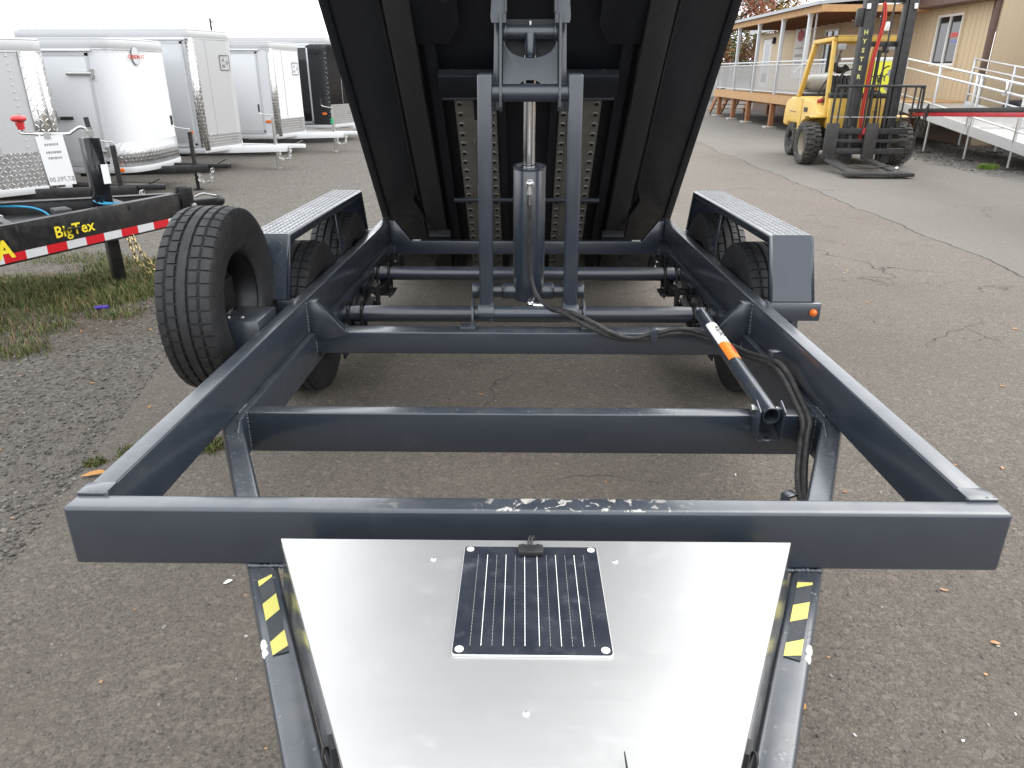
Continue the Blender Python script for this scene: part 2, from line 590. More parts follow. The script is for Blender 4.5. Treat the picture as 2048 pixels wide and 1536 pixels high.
def boxuv(o, flat_u=False):
    """UV in metres: u along the dominant horizontal run of each face, v = height"""
    me = o.data
    uvl = me.uv_layers.new(name='UVMap')
    for p in me.polygons:
        n = p.normal
        for li in p.loop_indices:
            c = me.vertices[me.loops[li].vertex_index].co
            if abs(n.z) > 0.8:
                u, v = c.x, c.y
            else:
                tx, ty = -n.y, n.x
                l_ = math.hypot(tx, ty) or 1
                u, v = (c.x * tx + c.y * ty) / l_, c.z
            if flat_u:
                u, v = c.x * 0.5 + c.y * 1.05, c.z
            uvl.data[li].uv = (u, v)
    return o

def text_mesh(body, size, mat, extrude=0.001, bold=0.0, align='CENTER', shear=0.0, spacing=1.0):
    cu = bpy.data.curves.new('text', 'FONT')
    cu.body = body
    cu.size = size
    cu.extrude = extrude
    cu.offset = bold
    cu.align_x = align
    cu.align_y = 'CENTER'
    cu.shear = shear
    cu.space_character = spacing
    cu.resolution_u = 3
    ob = bpy.data.objects.new('text', cu)
    col.objects.link(ob)
    dg = bpy.context.evaluated_depsgraph_get()
    dg.update()
    me = bpy.data.meshes.new_from_object(ob.evaluated_get(dg))
    bpy.data.objects.remove(ob)
    me.materials.clear()
    me.materials.append(M[mat])
    return me

def text(name, body, size, mat, parent, loc, xdir, up, **kw):
    """xdir: reading direction, up: text up"""
    o = link_obj(name, text_mesh(body, size, mat, **kw), parent)
    x = Vector(xdir).normalized()
    u = Vector(up)
    u = (u - x * u.dot(x)).normalized()
    z = x.cross(u)
    m = Matrix((x, u, z)).transposed().to_4x4()
    m.translation = Vector(loc)
    o.matrix_local = m
    return o

def chain(mb, pts, link_len=0.034, r=0.004, wid=0.011):
    """chain of flattened rings along a polyline"""
    P = [Vector(p) for p in pts]
    seg = [(P[i + 1] - P[i]).length for i in range(len(P) - 1)]
    total = sum(seg)
    n = max(2, int(total / (link_len * 0.74)))
    for k in range(n):
        d = (k + 0.5) / n * total
        i = 0
        while i < len(seg) - 1 and d > seg[i]:
            d -= seg[i]
            i += 1
        p = P[i].lerp(P[i + 1], d / seg[i])
        tg = (P[i + 1] - P[i]).normalized()
        nn = tg.orthogonal().normalized()
        bb = tg.cross(nn)
        if k % 2:
            nn = bb
        h = link_len / 2 - wid
        loop = []
        for q in range(10):
            a = 2 * math.pi * q / 10
            loop.append(p + nn * (wid * math.cos(a)) + tg * (wid * math.sin(a) + (h if math.sin(a) > 0 else -h)))
        mb.path(loop, r, n=5, sub=1, closed=True)

def weld(parent, p0, p1, r=0.006, mat='charcoal', seed=0):
    rnd = random.Random(seed + int(abs(p0[0] * 977 + p0[1] * 331 + p0[2] * 151) * 10))
    p0, p1 = Vector(p0), Vector(p1)
    n = max(3, int((p1 - p0).length / (r * 0.95)))
    m = MB()
    for k in range(n + 1):
        p = p0.lerp(p1, k / n)
        rr_ = r * (0.8 + 0.45 * rnd.random())
        m.ball((p.x + r * 0.25 * (rnd.random() - 0.5), p.y + r * 0.25 * (rnd.random() - 0.5), p.z + r * 0.25 * (rnd.random() - 0.5)), rr_, 8, 6)
    return m.build('weld_bead', mat, parent, angle=60)

# ------------------------------------------------------------------ tyres
def tyre_mesh(name, Ro, wd, rim_r, N=48, mat='rubber', groove=0.009, lugs=False):
    hw = wd / 2
    tw = hw * (0.83 if lugs else 0.90)
    if lugs:
        xs = [-1.0, -0.72, -0.44, -0.16, -0.1, 0.1, 0.16, 0.44, 0.72, 1.0]
        ring = {(-0.1, 0.1)}
    else:
        xs = [-1, -0.86, -0.70, -0.64, -0.61, -0.55, -0.40, -0.28, -0.25, -0.18, -0.15, 0.0,
              0.15, 0.18, 0.25, 0.28, 0.40, 0.55, 0.61, 0.64, 0.70, 0.86, 1]
    def in_ring(x):
        ax = abs(x)
        return (0.60 <= ax <= 0.645) or (0.175 <= ax <= 0.255)
    fr = [0.0, 0.03, 0.13, 0.16, 0.5, 0.53, 0.63, 0.66] if not lugs else [0.0, 0.06, 0.34, 0.42, 0.5, 0.56, 0.84, 0.92]
    side = []
    # sidewall profile outwards to bead: (x fraction of hw, radius)
    hb = Ro - rim_r
    side = [(0.955, Ro - 0.020), (0.985, Ro - 0.045), (1.0, Ro - 0.35 * hb), (1.0, Ro - 0.52 * hb), (0.955, Ro - 0.72 * hb), (0.93, Ro - 0.76 * hb), (0.93, Ro - 0.8 * hb), (0.84, rim_r + 0.012), (0.78, rim_r + 0.002), (0.7, rim_r - 0.004)]
    rows = []
    for pch in range(N):
        for fi, f in enumerate(fr):
            a = 2 * math.pi * (pch + f) / N
            row = []
            zig = 0.018 * (1 if f < 0.5 else -1)
            for (xf, rr) in reversed(side):
                d = 0
                if rr > Ro - 0.03 and not lugs and fi in (1, 2):
                    d = groove * 0.6
                if lugs and rr > Ro - 0.05 and fi in (1, 2):
                    d = groove * 0.8
                row.append((-xf * hw, rr - d))
            for x in xs:
                ax = abs(x)
                crown = 0.009 * ax ** 5
                d = 0.0
                xx = x * tw
                if lugs:
                    gl = fi in (1, 2) if x < 0 else fi in (5, 6)
                    if gl and ax > 0.13:
                        d = groove
                else:
                    if in_ring(x):
                        d = groove
                        xx += zig * tw
                    elif ax > 0.645 and fi in (1, 2):
                        d = groove * 0.85
                    elif 0.255 < ax < 0.6:
                        if (x > 0 and fi in (5, 6)) or (x < 0 and fi in (1, 2)):
                            d = groove * 0.7
                row.append((xx, Ro - crown - d))
            for (xf, rr) in side:
                d = 0
                if rr > Ro - 0.03 and not lugs and fi in (1, 2):
                    d = groove * 0.6
                if lugs and rr > Ro - 0.05 and fi in (5, 6):
                    d = groove * 0.8
                row.append((xf * hw, rr - d))
            ca, sa = math.cos(a), math.sin(a)
            rows.append([(x, r * ca, r * sa) for x, r in row])
    mb = MB()
    m = len(rows[0])
    nR = len(rows)
    vs = [p for r in rows for p in r]
    fs = []
    for i in range(nR):
        i2 = (i + 1) % nR
        for k in range(m - 1):
            fs.append((i * m + k, i * m + k + 1, i2 * m + k + 1, i2 * m + k))
    mb._add(vs, fs)
    return mb.mesh(name, [mat], smooth=True, angle=40)

def rim_mesh(name, rr, wd, mats, dish=0.03, lug=8, hub=0.05):
    """steel wheel; outer face towards +x"""
    hw = wd / 2
    mb = MB()
    prof = [(-hw * 0.86, rr + 0.004), (-hw * 0.86, rr - 0.012), (-hw * 0.6, rr - 0.018), (-hw * 0.3, rr - 0.04), (hw * 0.3, rr - 0.04),
            (hw * 0.55, rr - 0.018), (hw * 0.86, rr - 0.010), (hw * 0.86, rr + 0.004), (hw * 0.7, rr + 0.0), (-hw * 0.7, rr)]
    mb.lathe(prof, 'x', 40, close=True)
    disc = [(dish, rr - 0.036), (dish + 0.02, rr - 0.07), (dish - 0.01, rr * 0.55), (dish + 0.012, rr * 0.46), (dish + 0.012, hub + 0.004), (dish + 0.0, hub)]
    mb.lathe(disc, 'x', 40)
    back = [(h - 0.012, r) for h, r in disc]
    mb.lathe(back, 'x', 40)
    mb.lathe([(dish - 0.01, hub), (dish + 0.05, hub * 0.95), (dish + 0.06, hub * 0.8), (dish + 0.062, 0.001)], 'x', 24)
    if len(mats) > 1:
        mb.mat(1)
    for k in range(lug):
        a = 2 * math.pi * k / lug
        y, z = rr * 0.42 * math.cos(a), rr * 0.42 * math.sin(a)
        mb.cyl((dish + 0.008, y, z), (dish + 0.034, y, z), 0.011, 6)
    return mb.mesh(name, mats, angle=40)

# ------------------------------------------------------------------ the ground
t = NT('asphalt')
v = t.coord('World')
P = t.sep(v)
n_big = t.noise(0.55, 6, 0.6, vec=v)
n_mid = t.noise(5.0, 6, 0.65, vec=v)
n_fine = t.noise(190, 6, 0.8, vec=v)
agg = t.voro(125, vec=v, out='Color')
aggd = t.voro(125, vec=v)
agg2 = t.voro(290, vec=v, out='Color')
agg3 = t.voro(60, vec=v, out='Color')
base = t.mix(n_fine, (0.062, 0.053, 0.044), (0.245, 0.213, 0.178))
base = t.mix(t.math('MULTIPLY', t.ramp(t.sep(agg)[0], 0.55, 0.95), 0.6), base, (0.25, 0.218, 0.182))
base = t.mix(t.math('MULTIPLY', t.ramp(t.sep(agg2)[1], 0.80, 0.98), 0.55), base, (0.31, 0.285, 0.25))
base = t.mix(t.math('MULTIPLY', t.ramp(t.sep(agg)[2], 0.74, 0.98), 0.40), base, (0.040, 0.035, 0.030))
base = t.mix(t.math('MULTIPLY', t.ramp(t.sep(agg3)[0], 0.90, 0.97), 0.5), base, (0.29, 0.255, 0.21))
base = t.mix(t.math('MULTIPLY', t.ramp(n_big, 0.42, 0.68), 0.38), base, (0.125, 0.103, 0.082))
base = t.mix(t.math('MULTIPLY', t.ramp(n_mid, 0.5, 0.78), 0.30), base, (0.205, 0.175, 0.142))
# old oil drips and damp blotches
st1 = t.math('MULTIPLY', t.ramp(t.noise(1.7, 3, vec=v), 0.60, 0.70), t.ramp(n_mid, 0.35, 0.6))
base = t.mix(t.math('MULTIPLY', st1, 0.30), base, (0.055, 0.047, 0.040))
dusty = t.ramp(t.noise(0.32, 5, 0.6, vec=v), 0.50, 0.72)
base = t.mix(t.math('MULTIPLY', dusty, 0.30), base, (0.225, 0.195, 0.16))
# newer lighter driving lane right of the seam at x = 4.2
wob = t.math('MULTIPLY', t.math('SUBTRACT', t.noise(0.8, 5, vec=v), 0.5), 0.35)
xs_ = t.math('ADD', P[0], wob)
lane = t.ramp(xs_, 4.17, 4.23)
base = t.mix(t.math('MULTIPLY', lane, 0.55), base, (0.20, 0.19, 0.172))
seam = t.ramp(t.math('ABSOLUTE', t.math('SUBTRACT', xs_, 4.2)), 0.003, 0.018, 1, 0)
# gravelly dirt on the left
gx = t.math('ADD', P[0], t.math('MULTIPLY', t.math('SUBTRACT', t.noise(0.6, 5, vec=v), 0.5), 1.6))
ylim = t.math('MULTIPLY', t.ramp(P[1], 2.0, 9.0), 1.2)
gravel = t.ramp(t.math('SUBTRACT', gx, ylim), -2.7, -1.75, 1, 0)
gcol = t.mix(t.sep(t.voro(48, vec=v, out='Color'))[0], (0.055, 0.050, 0.044), (0.20, 0.188, 0.168))
gcol = t.mix(t.math('MULTIPLY', t.ramp(n_mid, 0.4, 0.7), 0.5), gcol, (0.115, 0.09, 0.068))
base = t.mix(t.math('MULTIPLY', gravel, 0.75), base, gcol)
# bare brown soil around the weeds on the left
sx_ = t.math('DIVIDE', t.math('ADD', P[0], 3.5), 1.15)
sy_ = t.math('DIVIDE', t.math('SUBTRACT', P[1], 5.15), 1.05)
sr_ = t.math('SQRT', t.math('ADD', t.math('MULTIPLY', sx_, sx_), t.math('MULTIPLY', sy_, sy_)))
soil = t.ramp(t.math('ADD', sr_, t.math('MULTIPLY', t.math('SUBTRACT', t.noise(3.0, 5, vec=v), 0.5), 1.1)), 0.75, 1.25, 1, 0)
base = t.mix(t.math('MULTIPLY', soil, 0.75), base, t.mix(n_fine, (0.045, 0.032, 0.022), (0.15, 0.112, 0.080)))
# dark gravel along the office
g2 = t.ramp(t.math('ADD', P[0], t.math('MULTIPLY', t.math('SUBTRACT', t.noise(1.1, 5, vec=v), 0.5), 1.2)), 7.35, 7.9)
g2 = t.math('MULTIPLY', g2, t.ramp(P[1], 11.0, 12.6))
g2c = t.mix(t.sep(t.voro(26, vec=v, out='Color'))[0], (0.030, 0.028, 0.026), (0.135, 0.128, 0.118))
base = t.mix(t.math('MULTIPLY', g2, 0.85), base, g2c)
# hairline cracks
dn = t.n.new('ShaderNodeTexNoise')
dn.inputs['Scale'].default_value = 2.2
dn.inputs['Detail'].default_value = 7
t.l.new(v, dn.inputs['Vector'])
dv = t.vmath('ADD', v, t.vmath('SCALE', dn.outputs['Color'], 0.55))
cr = t.voro(0.62, 'DISTANCE_TO_EDGE', vec=dv)
crack = t.math('MULTIPLY', t.ramp(cr, 0.001, 0.005, 1, 0), t.ramp(t.noise(0.5, 3, vec=v), 0.50, 0.66))
crack = t.math('MULTIPLY', crack, t.math('SUBTRACT', 1.0, gravel))
crk = t.math('MAXIMUM', t.math('MULTIPLY', crack, 0.8), t.math('MULTIPLY', seam, 0.75))
base = t.mix(crk, base, (0.028, 0.026, 0.024))
# moss stained pores
h = t.math('ADD', t.math('MULTIPLY', t.math('SUBTRACT', 1.0, aggd), 0.5), t.math('MULTIPLY', n_fine, 0.6))
h = t.math('SUBTRACT', h, t.math('MULTIPLY', crk, 1.2))
h2 = t.math('ADD', h, t.math('MULTIPLY', t.math('MULTIPLY', gravel, t.voro(48, vec=v)), -1.5))
M['asphalt'] = t.done(base, t.ramp(n_fine, 0.2, 0.8, 0.72, 0.95), 0, t.bump(h2, 1.0, 0.013), 0.35)

g = MB()
g.quad((-400, -60, 0), (400, -60, 0), (400, 700, 0), (-400, 700, 0))
struct(g.build('ground', 'asphalt', smooth=False))
# ------------------------------------------------------------------ the dump trailer
dt = thing('dump_trailer', 'dark charcoal tandem axle dump trailer with its bed tipped up', 'trailer', (0.03, 4.08, 0))
dt.rotation_euler = (R(-1.33), 0, 0)
ZT, ZM, ZB = 0.615, 0.465, 0.315
BV = 0.006

for s in (-1, 1):
    MB().span((s * 0.988, -2.662, ZM), (s * 1.048, 1.31, ZT)).build('side_rail', 'charcoal', dt, BV, 3)
    MB().span((s * 0.962, -1.93, ZB), (s * 1.03, 1.30, ZM - 0.0015)).build('lower_rail', 'charcoal', dt, BV, 3)
    # weld seam where the rail meets the front tube
    m = MB().span((s * 0.982, -2.668, ZT - 0.004), (s * 1.05, -2.615, ZT + 0.005))
    m.build('corner_weld', 'charcoal', dt, 0.003, 2)
MB().span((-1.052, -2.724, ZM), (1.052, -2.664, ZT)).build('front_crossmember', 'charcoal_chipped', dt, 0.009, 3)
MB().span((-0.961, -1.868, ZB + 0.002), (0.961, -1.808, ZM)).build('crossmember', 'charcoal_drops', dt, BV, 3)
MB().span((-0.961, -0.975, 0.362), (0.961, -0.875, ZM)).build('crossmember', 'charcoal_drops', dt, BV, 3)
MB().span((-0.961, 1.19, 0.368), (0.961, 1.262, ZM)).build('crossmember', 'charcoal', dt, BV, 3)
for x in (-0.8, 0.8):
    MB().span((x - 0.03, 1.20, ZM + 0.0005), (x + 0.03, 1.235, ZM + 0.002)).build('paint_mark', 'label_white', dt)
# gussets
for s in (-1, 1):
    for y0, y1, sc_ in ((-0.985, -0.925, 1.0), (1.18, 1.232, 0.9)):
        pl = [(s * 0.987, 0.612), (s * 0.945, 0.609), (s * (0.945 - 0.118 * sc_), ZM + 0.004), (s * (0.945 - 0.125 * sc_), 0.452), (s * (0.945 - 0.05), 0.432), (s * 0.963, 0.432), (s * 0.963, 0.466), (s * 0.987, 0.466)]
        MB().prism(pl, 'y', y0, y1).build('gusset', 'charcoal', dt, 0.004, 2)

# weld beads at the joints
for s in (-1, 1):
    weld(dt, (s * 0.986, -2.662, ZM + 0.01), (s * 0.986, -2.662, ZT - 0.004), 0.006)
    weld(dt, (s * 0.985, -2.660, ZT), (s * 1.045, -2.660, ZT), 0.0055)
    weld(dt, (s * 0.961, -1.869, ZB + 0.01), (s * 0.961, -1.869, ZM - 0.003), 0.005)
    weld(dt, (s * 0.985, -1.80, ZM + 0.001), (s * 0.80, -1.805, ZM + 0.001) if False else (s * 0.985, -1.875, ZM + 0.001), 0.005)
    weld(dt, (s * 0.988, -0.987, 0.47), (s * 0.988, -0.987, 0.605), 0.0055)
    weld(dt, (s * 0.986, -0.988, ZT + 0.001), (s * 0.986, -0.60, ZT + 0.001), 0.004)
    weld(dt, (s * 0.940, -0.987, ZT - 0.006), (s * 0.828, -0.987, ZM + 0.006), 0.0035)
    weld(dt, (s * 0.962, -0.977, 0.37), (s * 0.962, -0.977, 0.43), 0.005)
    weld(dt, (s * 0.830, -0.93, ZM + 0.004), (s * 0.820, -0.985, ZM + 0.002), 0.005)
    weld(dt, (s * 0.961, 1.188, 0.375), (s * 0.961, 1.188, 0.43), 0.005)
    weld(dt, (s * 0.960, -1.935, ZM - 0.002), (s * 0.935, -2.02, ZM - 0.002), 0.005)
    weld(dt, (s * 0.65, -2.727, ZM + 0.001), (s * 0.565, -2.727, ZM + 0.001), 0.005)
    weld(dt, (s * 1.05, -1.0, 0.614), (s * 1.05, -0.96, 0.614), 0.005)

# tongue beams
def tong(s, y):
    return s * (0.99 + (y + 1.93) * 0.4635)
for s in (-1, 1):
    d = Vector((s * -0.4635 * -1, 1, 0)).normalized()
    p0 = Vector((tong(s, -1.905), -1.905, 0.39))
    p1 = Vector((tong(s, -4.0), -4.0, 0.39))
    MB().bar(p0, p1, 0.066, 0.148).build('tongue_beam', 'charcoal_drops', dt, 0.012, 4)
    # non-slip tape: black strip with yellow slanted blocks
    m = MB()
    dr = (p1 - p0).normalized()
    sd = Vector((dr.y, -dr.x, 0))
    base = Vector((tong(s, -2.765), -2.765, ZM + 0.0012))
    L = 0.265
    def tp_(a, b, dz=0.0):
        return base + dr * a + sd * b + Vector((0, 0, dz))
    hw = 0.0155
    m.quad(tp_(0, -hw), tp_(0, hw), tp_(L, hw), tp_(L, -hw))
    m.mat(1)
    sl = 0.026
    for a0, a1 in ((0.0, 0.022), (0.086, 0.144), (0.212, 0.262)):
        q = [(a0 - sl / 2, -hw), (a0 + sl / 2, hw), (a1 + sl / 2, hw), (a1 - sl / 2, -hw)]
        q = [(min(max(a_, 0.0), L), b_) for a_, b_ in q]
        m.poly([tp_(a_, b_, 0.0008) for a_, b_ in q])
    m.build('grip_tape', ['grip_black', 'stripe_yellow'], dt, smooth=False)
    m = MB()
    wc = base + dr * 0.235 + sd * (0.031 * (1 if (sd * 1).x * s > 0 else -1))
    m.box(wc + Vector((0, 0, -0.012)), (0.012, 0.05, 0.028), Matrix((Vector((dr.y, -dr.x, 0)), dr, Vector((0, 0, 1)))).transposed())
    m = MB()
    for k in range(9):
        q = wc + dr * (-0.02 + 0.005 * k) + Vector((0, 0, -0.004 - 0.003 * (k % 3)))
        m.ball(q - sd * 0.004 * (1 if (sd * 1).x * s > 0 else -1), 0.0055 + 0.002 * (k % 2), 8, 6)
    m.build('paint_scrape', 'weld_white', dt)
# coupler and jack at the nose (below the frame of the picture)
MB().prism([(-0.09, -3.86), (0.09, -3.86), (0.05, -4.22), (-0.05, -4.22)], 'z', 0.34, 0.47).build('coupler', 'charcoal', dt, 0.01)
m = MB()
m.cyl((0, -3.80, 0.10), (0, -3.80, 0.72), 0.04)
m.cyl((0, -3.80, -0.08), (0, -3.80, 0.12), 0.032)
m.cyl((0, -3.80, -0.092), (0, -3.80, -0.075), 0.09)
m.build('jack', 'black_paint', dt)

# fenders
def diamonds(mb, x0, x1, P, Q, up, pitch=0.024, lift=0.0011):
    """raised lozenges between profile points P and Q (y,z)"""
    P, Q = Vector((0, *P)), Vector((0, *Q))
    L = (Q - P).length
    e = (Q - P).normalized()
    nn = Vector((0, *up))
    nx = int((x1 - x0) / pitch)
    ny = int(L / pitch)
    for i in range(nx):
        for j in range(ny):
            c = P + e * ((j + 0.5) * L / ny) + Vector((x0 + (i + 0.5) * (x1 - x0) / nx, 0, 0))
            a = 1 if (i + j) % 2 else -1
            u = (Vector((1, 0, 0)) * a + e).normalized()
            wv = (Vector((1, 0, 0)) * a - e).normalized()
            l, wd, h = pitch * 0.55, pitch * 0.15, lift
            vs = [c + u * l, c + wv * wd, c - u * l, c - wv * wd, c + u * l * 0.45 + nn * h, c - u * l * 0.45 + nn * h]
            mb._add(vs, [(0, 1, 4), (4, 1, 5), (1, 2, 5), (2, 3, 5), (5, 3, 4), (3, 0, 4)])
for s in (-1, 1):
    xi, xo = 1.066, 1.262
    prof = [(-0.972, 0.614), (-0.855, 0.885), (0.70, 0.885), (0.83, 0.614)]
    m = MB()
    th = 0.005
    for (a, b) in zip(prof[:-1], prof[1:]):
        A, B = Vector((0, *a)), Vector((0, *b))
        d = (B - A).normalized()
        nn = Vector((0, -d.z, d.y))
        m._add([Vector((s * x, 0, 0)) + q + k for q in (A, B) for x in (xi + 0.012, xo - 0.014) for k in (Vector((0, 0, 0)), nn * -th)],
               [(0, 2, 6, 4), (1, 5, 7, 3), (0, 4, 5, 1), (2, 3, 7, 6), (0, 1, 3, 2), (4, 6, 7, 5)])
    f = m.build('fender', 'charcoal_tread', dt)
    # folded side flanges
    for x, dx, dep in ((xi, 0.012, 0.035), (xo, -0.014, 0.040)):
        inn = [(-0.972 + 0.03, 0.614), (-0.842, 0.885 - dep - 0.004), (0.682, 0.885 - dep - 0.004), (0.83 - 0.03, 0.614)]
        top = [(-0.972, 0.614), (-0.855, 0.885), (0.70, 0.885), (0.83, 0.614)]
        lo = [(p[0], p[1] - 0.010 if 0 < i < 3 else p[1]) for i, p in enumerate(top)]
        m = MB()
        m2 = MB()
        for i in range(3):
            m2.quad((s * (x + dx), *top[i]), (s * (x + dx), *top[i + 1]), (s * x, lo[i + 1][0], lo[i + 1][1]), (s * x, lo[i][0], lo[i][1]))
            m2.quad((s * x, *lo[i]), (s * x, *lo[i + 1]), (s * x, *inn[i + 1]), (s * x, *inn[i]))
        o = m2.build('edge_flange', 'charcoal', f, weld=True)
        sol = o.modifiers.new('thick', 'SOLIDIFY')
        sol.thickness = 0.003
    m = MB()
    diamonds(m, min(s * (xi + 0.015), s * (xo - 0.017)), max(s * (xi + 0.015), s * (xo - 0.017)), (-0.845, 0.8855), (0.69, 0.8855), (0, 1))
    d = (Vector((0.117, 0.271))).normalized()
    diamonds(m, min(s * (xi + 0.018), s * (xo - 0.02)), max(s * (xi + 0.018), s * (xo - 0.02)), (-0.955, 0.652), (-0.862, 0.868), (-d.y, d.x), 0.045, 0.0009)
    stuff(m.build('tread_pattern', 'charcoal_tread', f, smooth=False))
    # front step bracket
    xo2 = 1.285 if s > 0 else 1.115
    m = MB()
    m.span((s * 1.05, -0.998, 0.532), (s * xo2, -0.962, 0.612))
    m.build('fender_bracket', 'charcoal', dt, 0.004, 2)
    MB().span((s * 1.05, 0.80, 0.532), (s * 1.262, 0.84, 0.612)).build('fender_bracket', 'charcoal', dt, 0.004, 2)
    MB().bar((s * 1.075, 0.02, 0.862), (s * 1.052, 0.02, 0.55), 0.006, 0.05, (0, 1, 0)).bar((s * 1.10, 0.0, 0.85), (s * 1.052, 0.24, 0.50), 0.03, 0.012, (1, 0, 0)).build('fender_brace', 'charcoal', dt, 0.002)
    if s > 0:
        ml = MB().cyl((1.252, -0.998, 0.572), (1.252, -1.006, 0.572), 0.016, 20)
        ml.ball((1.252, -1.006, 0.572), 0.0125, 14, 8, (1, 0.9, 1))
        ml.build('marker_light', 'orange_lens', dt)

# wheels, axles, springs
tyre = tyre_mesh('tyre', 0.39, 0.228, 0.208)
rim = rim_mesh('wheel', 0.21, 0.18, ['black_satin', 'zinc'], dish=0.03)
drum = MB().lathe([(-0.04, 0.001), (-0.04, 0.14), (-0.03, 0.155), (0.03, 0.155), (0.035, 0.1), (0.05, 0.06), (0.05, 0.001)], 'x', 32).mesh('brake_drum', ['charcoal_shaded'])
for y, z in ((-0.42, 0.377), (0.42, 0.396)):
    for s in (-1, 1):
        w_ = link_obj('wheel', rim, dt, (s * 1.168, y, z), (random.random() * 6, 0, 0 if s > 0 else math.pi))
        link_obj('tyre', tyre, w_, (0, 0, 0))
        link_obj('brake_drum', drum, dt, (s * 1.04, y, z), (0, 0, 0 if s > 0 else math.pi))
    MB().cyl((-1.0, y, z + 0.012), (1.0, y, z + 0.012), 0.043, 24).build('axle', 'charcoal', dt)
    for s in (-1, 1):
        m = MB()
        for k in range(5):
            hl = 0.40 - 0.065 * k
            for q in (-1, 1):
                m.bar((s * 0.90, y, z - 0.052 - 0.009 * k), (s * 0.90, y + q * hl, z - 0.052 - 0.009 * k + 0.045 * (hl / 0.4) ** 2), 0.05, 0.0085)
        m.build('leaf_spring', 'black_satin', dt)
        for dx in (-0.035, 0.035):
            m = MB().path([(s * 0.90 + dx, y - 0.055, z - 0.13), (s * 0.90 + dx, y - 0.055, z + 0.02), (s * 0.90 + dx, y - 0.03, z + 0.065), (s * 0.90 + dx, y + 0.03, z + 0.065), (s * 0.90 + dx, y + 0.055, z + 0.02), (s * 0.90 + dx, y + 0.055, z - 0.13)], 0.007, 6, 3)
            m.build('u_bolt', 'black_satin', dt)
        MB().span((s * 0.84, y - 0.08, z - 0.115), (s * 0.96, y + 0.08, z - 0.10)).build('spring_plate', 'charcoal_shaded', dt, 0.003)
for s in (-1, 1):
    for y in (-0.84, 0.0, 0.84):
        m = MB()
        for dx in (-0.035, 0.035):
            m.prism([(y - 0.06, 0.44), (y + 0.06, 0.44), (y + 0.04, 0.30), (y - 0.04, 0.30)], 'x', s * 0.90 + dx - 0.004, s * 0.90 + dx + 0.004)
        m.cyl((s * 0.855, y, 0.33), (s * 0.945, y, 0.33), 0.016, 10)
        m.build('spring_hanger', 'charcoal_shaded', dt)
    m = MB()
    m.path([(s * 0.955, -0.30, 0.33), (s * 0.95, -0.2, 0.42), (s * 0.94, 0.1, 0.36), (s * 0.95, 0.35, 0.44)], 0.006, 6)
    m.build('brake_wire', 'black_plastic', dt)

# spare wheel on its outrigger
SP = (-1.245, -1.25, 0.692)
sw = link_obj('spare_wheel', rim, dt, SP, (0.4, 0, 0))
sw.scale = (0.95, 0.945, 0.945)
sw.rotation_euler = (0.4, 0, R(180))
link_obj('tyre', tyre, sw)
m = MB()
m.prism([(-1.42, 0.52), (-1.42, 0.648), (-1.20, 0.648), (-1.20, 0.52)], 'x', -1.049, -1.20)
m.build('spare_mount', 'charcoal', dt, 0.004)
MB().box((-1.225, -1.25, 0.71), (0.012, 0.13, 0.13)).build('spare_mount_plate', 'black_satin', dt, 0.003)
for dx in (-0.085, -0.14):
    MB().cyl((-1.05 + dx, -1.36, 0.648), (-1.05 + dx, -1.36, 0.653), 0.011, 6).build('bolt', 'zinc', dt)

# tool box with lid and solar panel
def lidx(y):
    return 0.535 + (y + 2.815) * 0.4655
yb, yf = -2.815, -3.72
zl = 0.600
m = MB()
def ring_(o_, z_):
    return [(-lidx(yb) - o_, yb - 0.006, z_), (lidx(yb) + o_, yb - 0.006, z_), (lidx(yf) + o_, yf + 0.006, z_), (-lidx(yf) - o_, yf + 0.006, z_)]
m._add(ring_(0.010, 0.4685) + ring_(-0.006, zl - 0.004), [(0, 3, 2, 1), (4, 5, 6, 7), (0, 1, 5, 4), (1, 2, 6, 5), (2, 3, 7, 6), (3, 0, 4, 7)])
box_ = m.build('tool_box', 'side_alu', dt, 0.004)
m = MB()
m.prism([(-lidx(yb), yb), (lidx(yb), yb), (lidx(yf), yf), (-lidx(yf), yf)], 'z', zl - 0.003, zl)
for a, b in (((-lidx(yb), yb), (-lidx(yf), yf)), ((lidx(yb), yb), (lidx(yf), yf))):
    sgn = -1 if a[0] < 0 else 1
    m.prism([(a[0], a[1]), (b[0], b[1]), (b[0] - sgn * 0.003, b[1]), (a[0] - sgn * 0.003, a[1])], 'z', zl - 0.024, zl - 0.0032)
lid = m.build('lid', 'lid_alu', box_, 0.0008, 1)
for x, y in ((-0.205, -2.885), (0.16, -2.888), (-0.02, -3.275)):
    MB().ball((x, y, zl), 0.006, 12, 8, (1, 1, 0.5)).build('rivet', 'alu', box_)
m = MB()
pc = (-0.009, -3.0)
def rrect(cx, cy, hx, hy, r):
    pts = []
    for qx, qy, a0 in ((1, 1, 0), (-1, 1, 90), (-1, -1, 180), (1, -1, 270)):
        for k in range(5):
            a = R(a0 + 22.5 * k)
            pts.append((cx + qx * (hx - r) + r * math.cos(a), cy + qy * (hy - r) + r * math.sin(a)))
    return pts
m.prism(rrect(-0.009, -3.0, 0.1355, 0.1558, 0.008), 'z', zl + 0.0005, zl + 0.0035)
m.build('solar_backing', 'label_white', box_)
pan = MB().prism(rrect(-0.009, -3.0, 0.1345, 0.1545, 0.007), 'z', zl + 0.0036, zl + 0.0048).build('solar_panel', 'solar_cell', box_)
